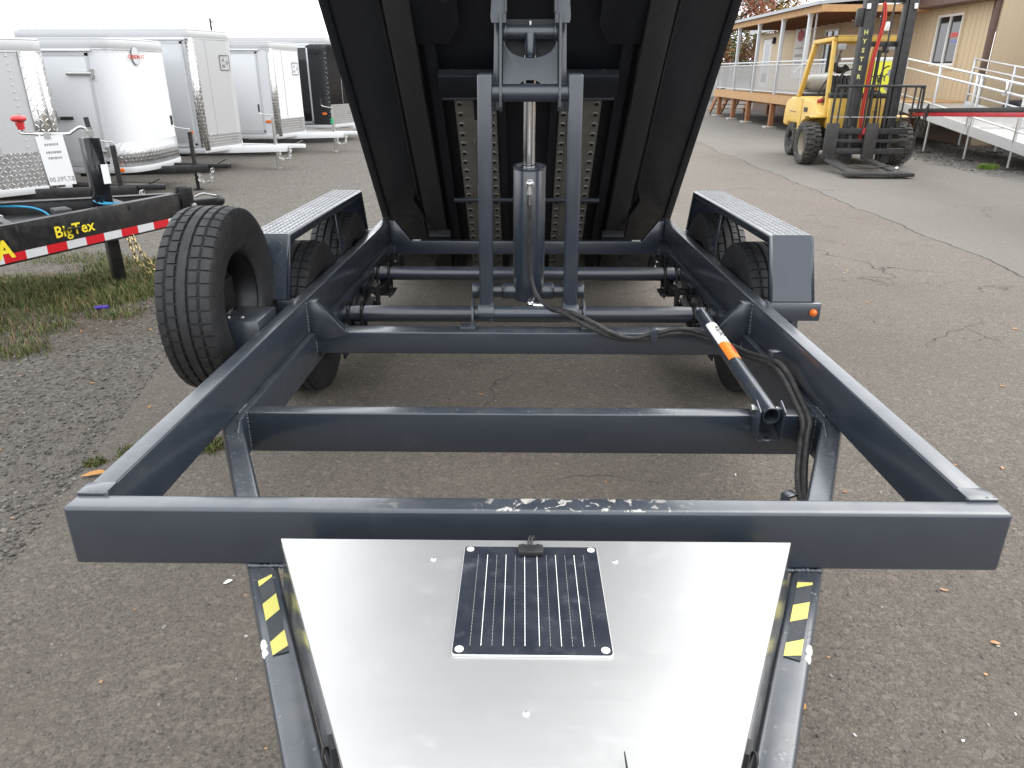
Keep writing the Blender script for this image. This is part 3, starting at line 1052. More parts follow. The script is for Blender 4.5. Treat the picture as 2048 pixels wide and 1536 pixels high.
for k in range(12):
    x = -0.009 - 0.112 + 0.224 * (k + 0.5) / 12 + (-0.003 if k < 6 else 0.003)
    wd = 0.0012 if k in (1, 3, 5, 6, 8, 10) else 0.0006
    m = MB()
    n = 30
    for j in range(n):
        y0 = -3.135 + 0.262 * j / n
        m.quad((x - wd / 2, y0, zl + 0.0052), (x + wd / 2, y0, zl + 0.0052), (x + wd / 2, y0 + 0.262 / n * (0.93 if wd > 0.001 else 0.8), zl + 0.0052), (x - wd / 2, y0 + 0.262 / n * (0.93 if wd > 0.001 else 0.8), zl + 0.0052))
    m.build('busbar', 'label_white' if wd > 0.001 else 'tank_grey', box_, smooth=False)
for sx in (-1, 1):
    for sy in (-1, 1):
        c = (-0.009 + sx * 0.123, -3.0 + sy * 0.144, zl + 0.0048)
        MB().pipe((c[0], c[1], c[2] - 0.0005), (c[0], c[1], c[2] + 0.0012), 0.0075, 0.003, 20).ball((c[0], c[1], c[2] + 0.0002), 0.0035, 10, 6, (1, 1, 0.5)).build('grommet', 'white_paint', box_)  # chrome rings coloured white, so their bright reflection is painted on
m = MB()
m.span((-0.034, -2.880, zl + 0.005), (0.016, -2.852, zl + 0.016))
for x in (-0.025, 0.006):
    m.cyl((x, -2.849, zl + 0.010), (x, -2.854, zl + 0.010), 0.006, 10)
m.build('junction_box', 'black_plastic', box_, 0.0015)
m = MB()
for dx in (-0.003, 0.003):
    m.path([(-0.010 + dx, -2.853, zl + 0.010), (-0.009 + dx, -2.832, zl + 0.016), (-0.004 + dx, -2.812, zl + 0.004), (-0.004 + dx, -2.80, zl - 0.05)], 0.0025, 6)
m.build('panel_cable', 'black_plastic', box_)
for s in (-1, 1):
    y = -3.30
    x = s * (lidx(y) + 0.003)
    m = MB()
    m.box((x - s * 0.002, y, 0.53), (0.012, 0.030, 0.075), (0, 0, s * -0.436))
    m.path([(x + s * 0.006, y - 0.010, 0.505), (x + s * 0.013, y - 0.009, 0.545), (x + s * 0.013, y + 0.009, 0.545), (x + s * 0.006, y + 0.010, 0.505)], 0.0025, 6)
    m.box((x + s * 0.010, y - 0.006, 0.495), (0.026, 0.022, 0.005))
    m.build('latch', 'black_plastic', box_)
MB().cyl((0.115, -3.46, zl + 0.03), (0.118, -3.352, zl + 0.012), 0.0035, 8, 0.001).build('crank_tip', 'black_satin', dt)

# ---------------------------------------------------------------- tipped bed
bed_mx = Matrix(((-1, 0, 0), (0, -0.7233, 0.6905), (0, 0.6905, 0.7233))).to_4x4()
bed_mx.translation = Vector((0, 1.407, 0.583))
m = MB()
m.span((-1.07, -0.72, 0.0), (1.07, 4.25, 0.012))
for s in (-1, 1):
    m.span((s * 1.045, -0.72, 0.0125), (s * 1.07, 4.25, 0.62))
    m.span((s * 1.03, -0.72, 0.62), (s * 1.085, 4.25, 0.68))
m.span((-1.0449, 4.225, 0.0125), (1.0449, 4.25, 0.62))
bed = m.build('dump_bed', 'charcoal_shaded', dt, 0.004)
bed.matrix_local = bed_mx
for s in (-1, 1):
    # side skirts, long beams, inner channels and gusset plates under the floor
    MB().span((s * 1.02, -0.72, -0.012), (s * 1.068, 4.25, -0.0005)).build('edge_rail', 'charcoal_shaded', bed, 0.003)
    MB().span((s * 0.595, -0.72, -0.10), (s * 0.725, 4.25, -0.0005)).build('bed_beam', 'charcoal_sheen', bed, 0.006)
    MB().span((s * 0.50, -0.72, -0.055), (s * 0.56, 4.25, -0.0005)).build('bed_channel', 'charcoal_shaded', bed, 0.004)
    MB().prism([(s * 0.594, 1.70), (s * 0.594, 2.6), (s * 0.36, 2.6), (s * 0.36, 1.82), (s * 0.42, 1.70)], 'z', -0.07, -0.060).build('hoist_plate', 'charcoal_shaded', bed, 0.002)
    MB().span((s * 0.13, -0.72, -0.06), (s * 0.18, 4.25, -0.0005)).build('bed_channel', 'charcoal_shaded', bed, 0.004)
    MB().bar((s * 0.80, 0.30, -0.02), (s * 0.70, 0.10, -0.11), 0.008, 0.05).build('hinge_gusset', 'charcoal_shaded', bed)
    MB().span((s * 0.56, -0.12, -0.16), (s * 0.72, 0.02, -0.1005)).build('hinge_block', 'charcoal_shaded', bed, 0.004)
    MB().path([(s * 0.76, -0.5, -0.02), (s * 0.765, 0.6, -0.018), (s * 0.755, 1.6, -0.02), (s * 0.77, 2.8, -0.018), (s * 0.76, 4.1, -0.02)], 0.008, 6).build('wire_loom', 'black_plastic', bed)
MB().span((-0.499, 1.36, -0.115), (0.499, 1.52, -0.061)).build('ramp_retainer', 'charcoal_shaded', bed, 0.004)
MB().cyl((-0.49, 1.345, -0.10), (0.49, 1.345, -0.10), 0.012, 10).build('retainer_rod', 'charcoal', bed)
MB().span((-0.50, 0.385, -0.125), (0.50, 0.415, -0.105)).build('ramp_strap', 'charcoal', bed, 0.003)
for s in (-1, 1):
    m = MB()
    x0, x1 = (0.188, 0.425)
    m.span((s * x0, -0.72, -0.075), (s * x1, 1.48, -0.065))
    m.span((s * (x0 + 0.05), -0.72, -0.082), (s * (x0 + 0.135), 1.14, -0.0752))
    for xe in (x0, x1):
        m.span((s * (xe - 0.004), -0.72, -0.0648), (s * (xe + 0.004), 1.48, -0.02))
    for row_x in (x0 + 0.024, x1 - 0.026):
        for k in range(24):
            y = 1.36 - 0.0865 * k
            m.mat(0)
            m.lathe([(-0.0752, 0.021), (-0.081, 0.015), (-0.081, 0.0125)], 'z', 14, (s * row_x, y, 0))
            m.mat(1)
            m.lathe([(-0.0808, 0.0126), (-0.0768, 0.012), (-0.0764, 0.0005)], 'z', 14, (s * row_x, y, 0))
    m.mat(1)
    m.span((s * (x0 + 0.055), 1.14, -0.0785), (s * (x0 + 0.13), 1.30, -0.0756))
    rp = m.build('loading_ramp', ['ramp_steel', 'hole_black'], dt)
    rp.matrix_local = bed_mx
    for y in (0.95, 0.52, 0.02):
        MB().cyl((s * (x0 + 0.142), y, -0.075), (s * (x0 + 0.142), y, -0.100), 0.006, 6).build('bolt', 'zinc', rp)

# ---------------------------------------------------------------- scissor hoist
for s in (-1, 1):
    m = MB()
    m.bar((s * 0.197, -0.775, 0.465), (s * 0.186, -0.868, 1.545), 0.062, 0.075, (0, -1, 0))
    m.build('lower_arm', 'charcoal', dt, 0.012, 3)
    MB().cyl((s * 0.16, -0.80, 0.51), (s * 0.235, -0.80, 0.51), 0.045, 20).build('arm_boss', 'charcoal', dt, 0.003)
    m = MB()
    m.prism([(-0.88, 0.466), (-0.72, 0.466), (-0.74, 0.555), (-0.80, 0.575), (-0.86, 0.545)], 'x', s * 0.252, s * 0.264)
    m.build('pivot_ear', 'charcoal', dt, 0.003)
    MB().span((s * 0.24, -0.955, 0.4655), (s * 0.31, -0.885, 0.482)).build('ear_pad', 'charcoal_drops', dt, 0.003)
    # upper arm: side plate with ear, outward flange, upper channel
    m = MB()
    ear = [(-0.905, 1.46), (-0.895, 1.415), (-0.86, 1.395), (-0.82, 1.40), (-0.78, 1.43), (-0.73, 1.50), (-0.66, 1.775), (-0.815, 1.775)]
    m.prism(ear, 'x', s * 0.117, s * 0.127)
    m.build('upper_arm_plate', 'charcoal_skylit', dt, 0.002)
    MB().prism([(s * 0.1275, 1.40), (s * 0.160, 1.395), (s * 0.152, 1.74), (s * 0.1275, 1.74)], 'y', -0.715, -0.705).build('upper_arm_flange', 'charcoal', dt, 0.002)
    m = MB()
    m._add([(s * 0.100, -0.80, 1.735), (s * 0.160, -0.80, 1.735), (s * 0.165, -0.78, 1.76), (s * 0.140, -0.45, 2.35), (s * 0.100, -0.45, 2.35),
            (s * 0.100, -0.79, 1.735), (s * 0.160, -0.79, 1.735), (s * 0.165, -0.77, 1.76), (s * 0.140, -0.44, 2.35), (s * 0.100, -0.44, 2.35)],
           [(0, 1, 2, 3, 4), (9, 8, 7, 6, 5), (0, 5, 6, 1), (1, 6, 7, 2), (2, 7, 8, 3), (3, 8, 9, 4), (4, 9, 5, 0)])
    m.prism([(-0.79, 1.7755), (-0.66, 1.7755), (-0.33, 2.35), (-0.44, 2.35)], 'x', s * 0.0985, s * 0.106)
    m.build('upper_arm_channel', 'charcoal_skylit', dt, 0.002)
MB().cyl((-0.25, -0.80, 0.505), (0.25, -0.80, 0.505), 0.034, 24).build('pivot_tube', 'charcoal', dt)
MB().cyl((-0.162, -0.852, 1.47), (0.162, -0.852, 1.47), 0.036, 28).build('knee_shaft', 'charcoal', dt)
# front plate with two half-moon cut-outs
pts = [(-0.113, 1.502), (-0.113, 1.668)]
for k in range(17):
    a = math.pi + math.pi * k / 16
    pts.append((0.106 * math.cos(a), 1.668 + 0.066 * math.sin(a)))
pts += [(0.113, 1.668), (0.113, 1.502)]
for k in range(9):
    a = math.pi * k / 8
    pts.append((0.042 * math.cos(a), 1.502 + 0.016 * math.sin(a)))
kp = MB().prism(pts, 'y', -0.005, 0.005)
kp.v = [(x, -0.872 + (z - 1.50) * 0.55 + y * 1.1, z) for x, y, z in kp.v]
kp.build('knee_plate', 'charcoal_skylit', dt, 0.001, 1)
MB().prism([(-0.113, 1.52), (0.113, 1.52), (0.113, 1.76), (-0.113, 1.76)], 'y', -0.652, -0.645).build('knee_back_plate', 'charcoal_shaded', dt)
MB().cyl((-0.098, -0.72, 1.705), (0.098, -0.72, 1.705), 0.030, 24).build('rod_pin', 'charcoal', dt)
for s in (-1, 1):
    MB().cyl((s * 0.099, -0.72, 1.705), (s * 0.1165, -0.72, 1.705), 0.042, 20).build('pin_collar', 'charcoal', dt, 0.002)
m = MB()
m.cyl((0, -0.745, 1.70), (0, -0.755, 1.615), 0.024, 18, 0.022)
m.cyl((0, -0.765, 1.612), (0, -0.79, 1.60), 0.019, 16, 0.012)
m.build('rod_eye', 'charcoal', dt, 0.003)
MB().cyl((0, -0.72, 1.733), (0, -0.72, 1.748), 0.005, 8).build('grease_fitting', 'zinc', dt)
MB().cyl((0, -0.66, 1.14), (0, -0.71, 1.62), 0.027, 28).build('cylinder_rod', 'steel_chrome', dt)
m = MB()
m.cyl((0.003, -0.62, 0.53), (0.003, -0.66, 1.153), 0.0745, 36)
m.build('hydraulic_cylinder', 'charcoal', dt, 0.005, 2)
MB().pipe((0.003, -0.659, 1.150), (0.003, -0.6605, 1.162), 0.076, 0.066, 36).build('cylinder_rim', 'charcoal', dt)
MB().cyl((0.003, -0.66, 1.15), (0.003, -0.6605, 1.158), 0.04, 24).build('cylinder_gland', 'charcoal', dt)
m = MB()
for s in (-1, 1):
    m.cyl((s * 0.06, -0.62, 0.568), (s * 0.125, -0.62, 0.568), 0.042, 24)
    m.cyl((s * 0.1255, -0.62, 0.568), (s * 0.235, -0.62, 0.568), 0.034, 24)
    m.cyl((s * 0.2355, -0.62, 0.568), (s * 0.272, -0.62, 0.568), 0.040, 24)
m.span((-0.06, -0.665, 0.53), (0.06, -0.575, 0.575))
m.build('trunnion', 'charcoal', dt, 0.002)
for s in (-1, 1):
    MB().prism([(-0.84, 0.48), (-0.58, 0.53), (-0.57, 0.60), (-0.62, 0.62), (-0.80, 0.62)], 'x', s * 0.166, s * 0.176).build('trunnion_link', 'charcoal', dt, 0.002)
m = MB()
m.cyl((0.003, -0.73, 1.095), (0.003, -0.762, 1.095), 0.021, 6)
m.ball((0.003, -0.765, 1.092), 0.014)
m.cyl((0.003, -0.766, 1.09), (0.003, -0.766, 1.045), 0.012, 6)
m.cyl((0.003, -0.764, 1.045), (0.003, -0.758, 1.0), 0.0135, 12)
m.build('hose_fitting', 'steel_chrome', dt)
m = MB()
m.ball((0.012, -0.70, 0.52), 0.020)
m.cyl((0.012, -0.70, 0.52), (0.09, -0.72, 0.515), 0.012, 8)
m.build('hose_fitting', 'steel_chrome', dt)

# hydraulic hoses
h1 = [(0.003, -0.757, 1.01), (0.004, -0.745, 0.93), (0.006, -0.725, 0.80), (0.012, -0.715, 0.68), (0.035, -0.735, 0.585), (0.085, -0.80, 0.545), (0.17, -0.91, 0.535), (0.25, -1.0, 0.512), (0.37, -1.005, 0.458), (0.47, -1.002, 0.443), (0.56, -0.996, 0.455), (0.66, -1.0, 0.475), (0.76, -1.01, 0.468), (0.84, -1.10, 0.455), (0.90, -1.28, 0.465), (0.925, -1.48, 0.505), (0.93, -1.60, 0.50), (0.925, -1.74, 0.475), (0.905, -1.90, 0.455), (0.895, -1.93, 0.40), (0.865, -2.02, 0.33), (0.835, -2.13, 0.31), (0.815, -2.22, 0.318)]
h2 = [(0.085, -0.72, 0.516), (0.13, -0.78, 0.522), (0.20, -0.93, 0.545), (0.28, -1.0, 0.525), (0.37, -1.015, 0.48), (0.46, -1.008, 0.452), (0.56, -1.0, 0.472), (0.68, -1.0, 0.495), (0.78, -1.03, 0.482), (0.86, -1.15, 0.472), (0.91, -1.30, 0.482), (0.935, -1.50, 0.525), (0.952, -1.60, 0.51), (0.950, -1.72, 0.48), (0.930, -1.885, 0.46), (0.915, -1.93, 0.42), (0.885, -2.02, 0.345), (0.85, -2.13, 0.318), (0.825, -2.22, 0.325)]
for hp in (h1, h2):
    MB().path(hp, 0.0102, 10, 8).build('hydraulic_hose', 'hose_rubber', dt)
MB().path([(0.82, -2.22, 0.32), (0.80, -2.26, 0.31), (0.72, -2.28, 0.30), (0.5, -2.29, 0.295), (0.2, -2.3, 0.29)], 0.006, 6).build('wire_loom', 'black_plastic', dt)
MB().path([(0.825, -2.215, 0.335), (0.835, -2.24, 0.33), (0.82, -2.265, 0.33), (0.785, -2.27, 0.332)], 0.0055, 6).build('white_wire', 'label_white', dt)
def clip(loc, rz, lean=0.0):
    m = MB()
    m.span((-0.016, -0.034, -0.004), (0.016, 0.0, 0.004))
    m.span((-0.016, -0.040, -0.062), (0.016, -0.0345, 0.004))
    m.build('hose_clip', 'charcoal', dt, 0.002, 2, loc=loc, rot=(lean, 0, rz))
clip((0.560, -0.976, 0.492), 0)
clip((0.960, -1.46, 0.552), R(-75))
clip((0.800, -2.17, 0.345), R(-60))

# body prop lying on its bracket
pa, pb = Vector((0.786, -0.905, 0.535)), Vector((0.782, -1.945, 0.497))
MB().pipe(pa, pb, 0.0285, 0.0235, 28).build('body_prop', 'charcoal_drops', dt)
def wrap(name, mat, y0, y1, a0, a1, r=0.0292):
    m = MB()
    d = (pb - pa).normalized()
    u = Vector((1, 0, 0))
    n = 10
    vv = u.cross(d)
    if vv.z < 0:
        vv = -vv
    c0 = pa + d * ((pa.y - y0) / -d.y)
    c1 = pa + d * ((pa.y - y1) / -d.y)
    for k in range(n):
        A, B = R(a0 + (a1 - a0) * k / n), R(a0 + (a1 - a0) * (k + 1) / n)
        e0 = u * math.cos(A) + vv * math.sin(A)
        e1 = u * math.cos(B) + vv * math.sin(B)
        m.quad(c0 + e0 * r, c0 + e1 * r, c1 + e1 * r, c1 + e0 * r)
    return m.build(name, mat, dt)
wrap('prop_label', 'label_white', -1.10, -1.33, 40, 150)
wrap('prop_label', 'label_orange', -1.33, -1.50, 40, 150)
d_ = (pb - pa).normalized()
nn_ = Vector((0.15, 0.02, 1)).normalized()
text('label_print', 'CAUTION', 0.028, 'ink', dt, pa + d_ * 0.31 + nn_ * 0.030 + Vector((0.002, 0, 0)), -d_, d_.cross(nn_), extrude=0.0002, bold=0.0004)
text('label_print', 'WARNING', 0.018, 'red_text', dt, pa + d_ * 0.51 + nn_ * 0.030 + Vector((0.009, 0, -0.001)), -d_, d_.cross(nn_), extrude=0.0002)
m = MB()
for dx in (-0.040, 0.040):
    m.prism([(-1.869, 0.475), (-1.90, 0.535), (-1.955, 0.515), (-1.945, 0.405), (-1.869, 0.43)], 'x', 0.783 + dx - 0.003, 0.783 + dx + 0.003)
m.span((0.746, -1.945, 0.402), (0.820, -1.869, 0.408))
m.build('prop_bracket', 'charcoal', dt, 0.002)
m = MB().cyl((0.735, -1.90, 0.505), (0.826, -1.90, 0.505), 0.006, 10)
m.cyl((0.728, -1.90, 0.505), (0.7395, -1.90, 0.505), 0.0115, 6)
m.build('prop_bolt', 'zinc', dt)
MB().cyl((0.783, -1.925, 0.4085), (0.783, -1.925, 0.4095), 0.011, 14).build('drain_hole', 'hole_black', dt)
# ------------------------------------------------------------------ black equipment trailer tongue on the left
bt = thing('utility_trailer', 'black utility trailer tongue with yellow lettering and red white tape', 'trailer', (0, 0, 0))
ZU = 0.66
TIP = Vector((-2.76, 6.12, 0))
nd = Vector((-0.59, -1.50, 0)).normalized()          # near leg of the A-frame
fd = Vector((-1.20, -0.53, 0)).normalized()          # far leg
def btp(d, L, z):
    return TIP + d * L + Vector((0, 0, z))
def channel(mb, p0, p1, h, fl, out):
    """C-channel: web plus two flanges pointing to -out"""
    p0, p1, out = Vector(p0), Vector(p1), Vector(out).normalized()
    d = (p1 - p0).normalized()
    mid = (p0 + p1) / 2
    L = (p1 - p0).length
    m3 = Matrix((d, out, Vector((0, 0, 1)))).transposed()
    mb.box(mid, (L, 0.007, h), m3)
    for z in (h / 2 - 0.0055, -h / 2 + 0.0055):
        mb.box(mid - out * (fl / 2 + 0.0036) + Vector((0, 0, z)), (L, fl, 0.010), m3)
nout = Vector((nd.y * -1, nd.x, 0))
if nout.x < 0:
    nout = -nout
nout = Vector((-nd.y, nd.x, 0))
if nout.dot(Vector((1, -0.3, 0))) < 0:
    nout = -nout
fout = Vector((-fd.y, fd.x, 0))
if fout.y < 0:
    fout = -fout
m = MB()
channel(m, btp(nd, 0.06, ZU - 0.125), btp(nd, 3.2, ZU - 0.125), 0.25, 0.06, nout)
m.build('tongue_channel', 'black_paint', bt, 0.003)
m = MB()
channel(m, btp(fd, 0.06, ZU - 0.125), btp(fd, 3.2, ZU - 0.125), 0.25, 0.06, fout)
m.build('tongue_channel', 'black_paint', bt, 0.003)
m = MB()
m.bar(btp(nd, 0.62, ZU - 0.03), btp(fd, 0.62, ZU - 0.03), 0.06, 0.05)
m.build('cross_brace', 'black_paint', bt, 0.003)
m = MB()
m.bar(btp(nd, 1.5, ZU - 0.09), btp(fd, 1.5, ZU - 0.09), 0.05, 0.16)
m.build('cross_brace', 'black_paint', bt, 0.003)
ax = (nd + fd).normalized()
# coupler
m = MB()
side = Vector((ax.y, -ax.x, 0))
for q in (-1, 1):
    m.box(TIP + side * (0.045 * q) + Vector((0, 0, ZU - 0.06)) + ax * 0.03, (0.012, 0.1, 0.20), Matrix((side, ax, Vector((0, 0, 1)))).transposed())
m.build('coupler_plate', 'black_satin', bt, 0.004)
m = MB()
m.box(TIP - ax * 0.12 + Vector((0, 0, ZU - 0.10)), (0.075, 0.26, 0.07), Matrix((side, ax, Vector((0, 0, 1)))).transposed())
m.ball(TIP - ax * 0.25 + Vector((0, 0, ZU - 0.10)), 0.05)
m.build('coupler', 'black_satin', bt, 0.012, 3)
m = MB()
m.path([TIP - ax * 0.05 + Vector((0, 0, ZU - 0.05)), TIP - ax * 0.12 + Vector((0, 0, ZU - 0.03)), TIP - ax * 0.18 + Vector((0, 0, ZU - 0.045)), TIP - ax * 0.24 + Vector((0, 0, ZU - 0.06))], 0.008, 6)
m.build('coupler_latch', 'zinc', bt)
MB().cyl(TIP + nout * 0.055 + ax * 0.02 + Vector((0, 0, ZU - 0.11)), TIP + nout * 0.085 + ax * 0.02 + Vector((0, 0, ZU - 0.11)), 0.024, 14).build('bolt', 'zinc', bt, 0.004)
# jack
J = TIP + ax * 0.62
J = Vector((-3.22, 5.66, 0))
m3 = Matrix((side, ax, Vector((0, 0, 1)))).transposed()
jz = MB().box(J + Vector((0, 0, 0.78)), (0.115, 0.115, 0.68), m3).build('jack', 'black_gloss', bt, 0.006)
MB().box(J + Vector((0, 0, 0.28)), (0.085, 0.085, 0.5), m3).build('leg', 'black_paint', jz, 0.004)
MB().box(J + Vector((0, 0, 0.43)), (0.14, 0.14, 0.05), m3).build('collar', 'black_paint', jz, 0.004)
MB().box(J + Vector((0, 0, 0.02)), (0.16, 0.16, 0.02), m3).build('foot', 'black_paint', jz, 0.004)
m = MB()
T = J + Vector((0, 0, 1.12))
m.cyl(T, T + Vector((0, 0, 0.07)), 0.025, 14)
m.box(T + Vector((0, 0, 0.03)), (0.09, 0.05, 0.04), m3)
m.path([T + Vector((0.0, -0.02, 0.06)), T + Vector((-0.03, -0.04, 0.075)), T + Vector((-0.08, -0.06, 0.045)), T + Vector((-0.13, -0.07, 0.03)), T + Vector((-0.42, -0.09, 0.035)), T + Vector((-0.43, -0.09, 0.06))], 0.011, 8)
m.build('crank', 'zinc', jz)
MB().cyl(T + Vector((0.0, 0.03, 0.03)), T + Vector((-0.01, 0.03, 0.14)), 0.018, 10).build('breather', 'black_plastic', jz)
m = MB()
K = T + Vector((-0.43, -0.09, 0.06))
m.cyl(K, K + Vector((-0.005, 0, 0.05)), 0.022, 14, 0.03)
m.ball(K + Vector((-0.006, 0, 0.075)), 0.052, 18, 10, (1, 1, 0.5))
m.build('crank_knob', 'red_plastic', jz)
m = MB()
m.box(J + Vector((0.085, -0.03, 0.86)), (0.004, 0.05, 0.14), (0, 0, math.atan2(side.y, side.x)))
o = m.build('sticker', 'label_white', jz)
# price sheet hanging from the crank
S = T + Vector((-0.24, -0.095, 0.02))
o = MB().box((0, 0, -0.175), (0.20, 0.003, 0.35)).build('price_sheet', 'label_white', None, loc=S, rot=(0, R(-4), R(2)))
tag(o, 'white printed price sheet hanging from the black jack crank', 'sheet')
MB().box((-0.01, -0.004, 0.0), (0.045, 0.008, 0.04)).build('clip', 'tank_grey', o)
text('print', '$7,795.00', 0.048, 'ink_grey', o, (0.005, -0.003, -0.31), (-1, 0, 0), (0, 0, 1), extrude=0.0003)
m = MB()
for z, wd in ((-0.07, 0.10), (-0.125, 0.11), (-0.165, 0.10)):
    k = -wd / 2
    while k < wd / 2:
        b_ = 0.006 + random.random() * 0.012
        m.quad((k, -0.0022, z), (k + b_, -0.0022, z), (k + b_, -0.0022, z + 0.016), (k, -0.0022, z + 0.016))
        k += b_ + 0.004
stuff(m.build('print', 'ink_grey', o, smooth=False))
# reflective tape and lettering on the near channel
wf = nout * 0.0048
for k in range(14):
    L0, L1 = 0.10 + 0.152 * k, 0.10 + 0.152 * (k + 1)
    z0, z1 = ZU - 0.236, ZU - 0.180
    a_, b_ = TIP + nd * L0 + wf, TIP + nd * L1 + wf
    m = MB().quad(a_ + Vector((0, 0, z0)), b_ + Vector((0, 0, z0)), b_ + Vector((0, 0, z1)), a_ + Vector((0, 0, z1)))
    m.build('reflective_tape', 'reflect_white' if k % 2 == 0 else 'reflect_red', bt, smooth=False)
up = Vector((0, 0, 1))
text('lettering', 'BigTex', 0.108, 'yellow_text', bt, TIP + nd * 1.08 + wf * 1.15 + Vector((0, 0, ZU - 0.112)), -nd, up, extrude=0.0006, bold=0.0018, spacing=1.04)
text('lettering', 'A', 0.16, 'yellow_text', bt, TIP + nd * 1.60 + wf * 1.15 + Vector((0, 0, ZU - 0.155)), -nd, up, extrude=0.0006, bold=0.005)
# blue brake wire, battery box
m = MB()
m.path([btp(nd, 0.62, ZU - 0.002) - nout * 0.05, J + Vector((0.05, -0.06, ZU - 0.005)), J + Vector((-0.06, 0.05, ZU + 0.01)), btp(fd, 0.55, ZU - 0.02)], 0.006, 6)
m.path([btp(nd, 0.66, ZU - 0.006) - nout * 0.06, J + Vector((0.03, -0.09, ZU - 0.008)), J + Vector((-0.08, 0.02, ZU + 0.004)), btp(fd, 0.58, ZU - 0.03)], 0.006, 6)
m.path([btp(fd, 2.2, ZU - 0.06) - fout * 0.03, btp(fd, 1.6, ZU - 0.035) - fout * 0.03, btp(fd, 1.25, ZU - 0.03) - fout * 0.05, btp(fd, 1.05, ZU - 0.06) - fout * 0.12, btp(fd, 0.95, ZU - 0.16) - fout * 0.18], 0.008, 6)
m.build('brake_wire', 'blue_wire', bt)
C_ = TIP + ax * 0.95
m = MB().box(C_ + Vector((0, 0, ZU - 0.08)), (0.16, 0.11, 0.12), m3)
m.build('battery_box', 'black_plastic', bt, 0.01)
MB().box(C_ + ax * 0.4 + Vector((0, 0, ZU - 0.06)), (0.26, 0.01, 0.1), m3).build('plate', 'galv', bt)
MB().bar(btp(nd, 1.2, ZU - 0.1), btp(fd, 1.2, ZU - 0.1), 0.3, 0.008).build('tray', 'black_paint', bt)
# the body of the trailer behind the tongue (out of the picture): deck and wheels
Bc = TIP + ax * 4.2
m = MB().box(Bc + Vector((0, 0, 0.6)), (2.1, 3.2, 0.1), m3)
m.build('deck', 'black_paint', bt, 0.01)
for q in (-1, 1):
    for dd in (-0.4, 0.4):
        ww = link_obj('wheel', rim, bt, Bc + side * (1.0 * q) + ax * (0.6 + dd) + Vector((0, 0, 0.39)), (0, 0, math.atan2(side.y, side.x)))
        link_obj('tyre', tyre, ww)
m = MB()
A_ = btp(nd, 0.62, ZU - 0.24)
chain(m, [A_, A_ + Vector((0.05, -0.02, -0.12)), A_ + Vector((0.13, 0.0, -0.26)), A_ + Vector((0.22, 0.06, -0.33)), A_ + Vector((0.29, 0.16, -0.27)), TIP + Vector((0.05, -0.15, ZU - 0.33)), TIP + Vector((0.02, -0.1, ZU - 0.17))], 0.046, 0.0055, 0.014)
chain(m, [A_ + Vector((-0.02, -0.03, 0)), A_ + Vector((0.04, -0.07, -0.18)), A_ + Vector((0.16, -0.02, -0.36)), A_ + Vector((0.30, 0.05, -0.45)), A_ + Vector((0.42, 0.22, -0.40))], 0.046, 0.0055, 0.014)
m.build('safety_chain', 'brass_chain', bt)

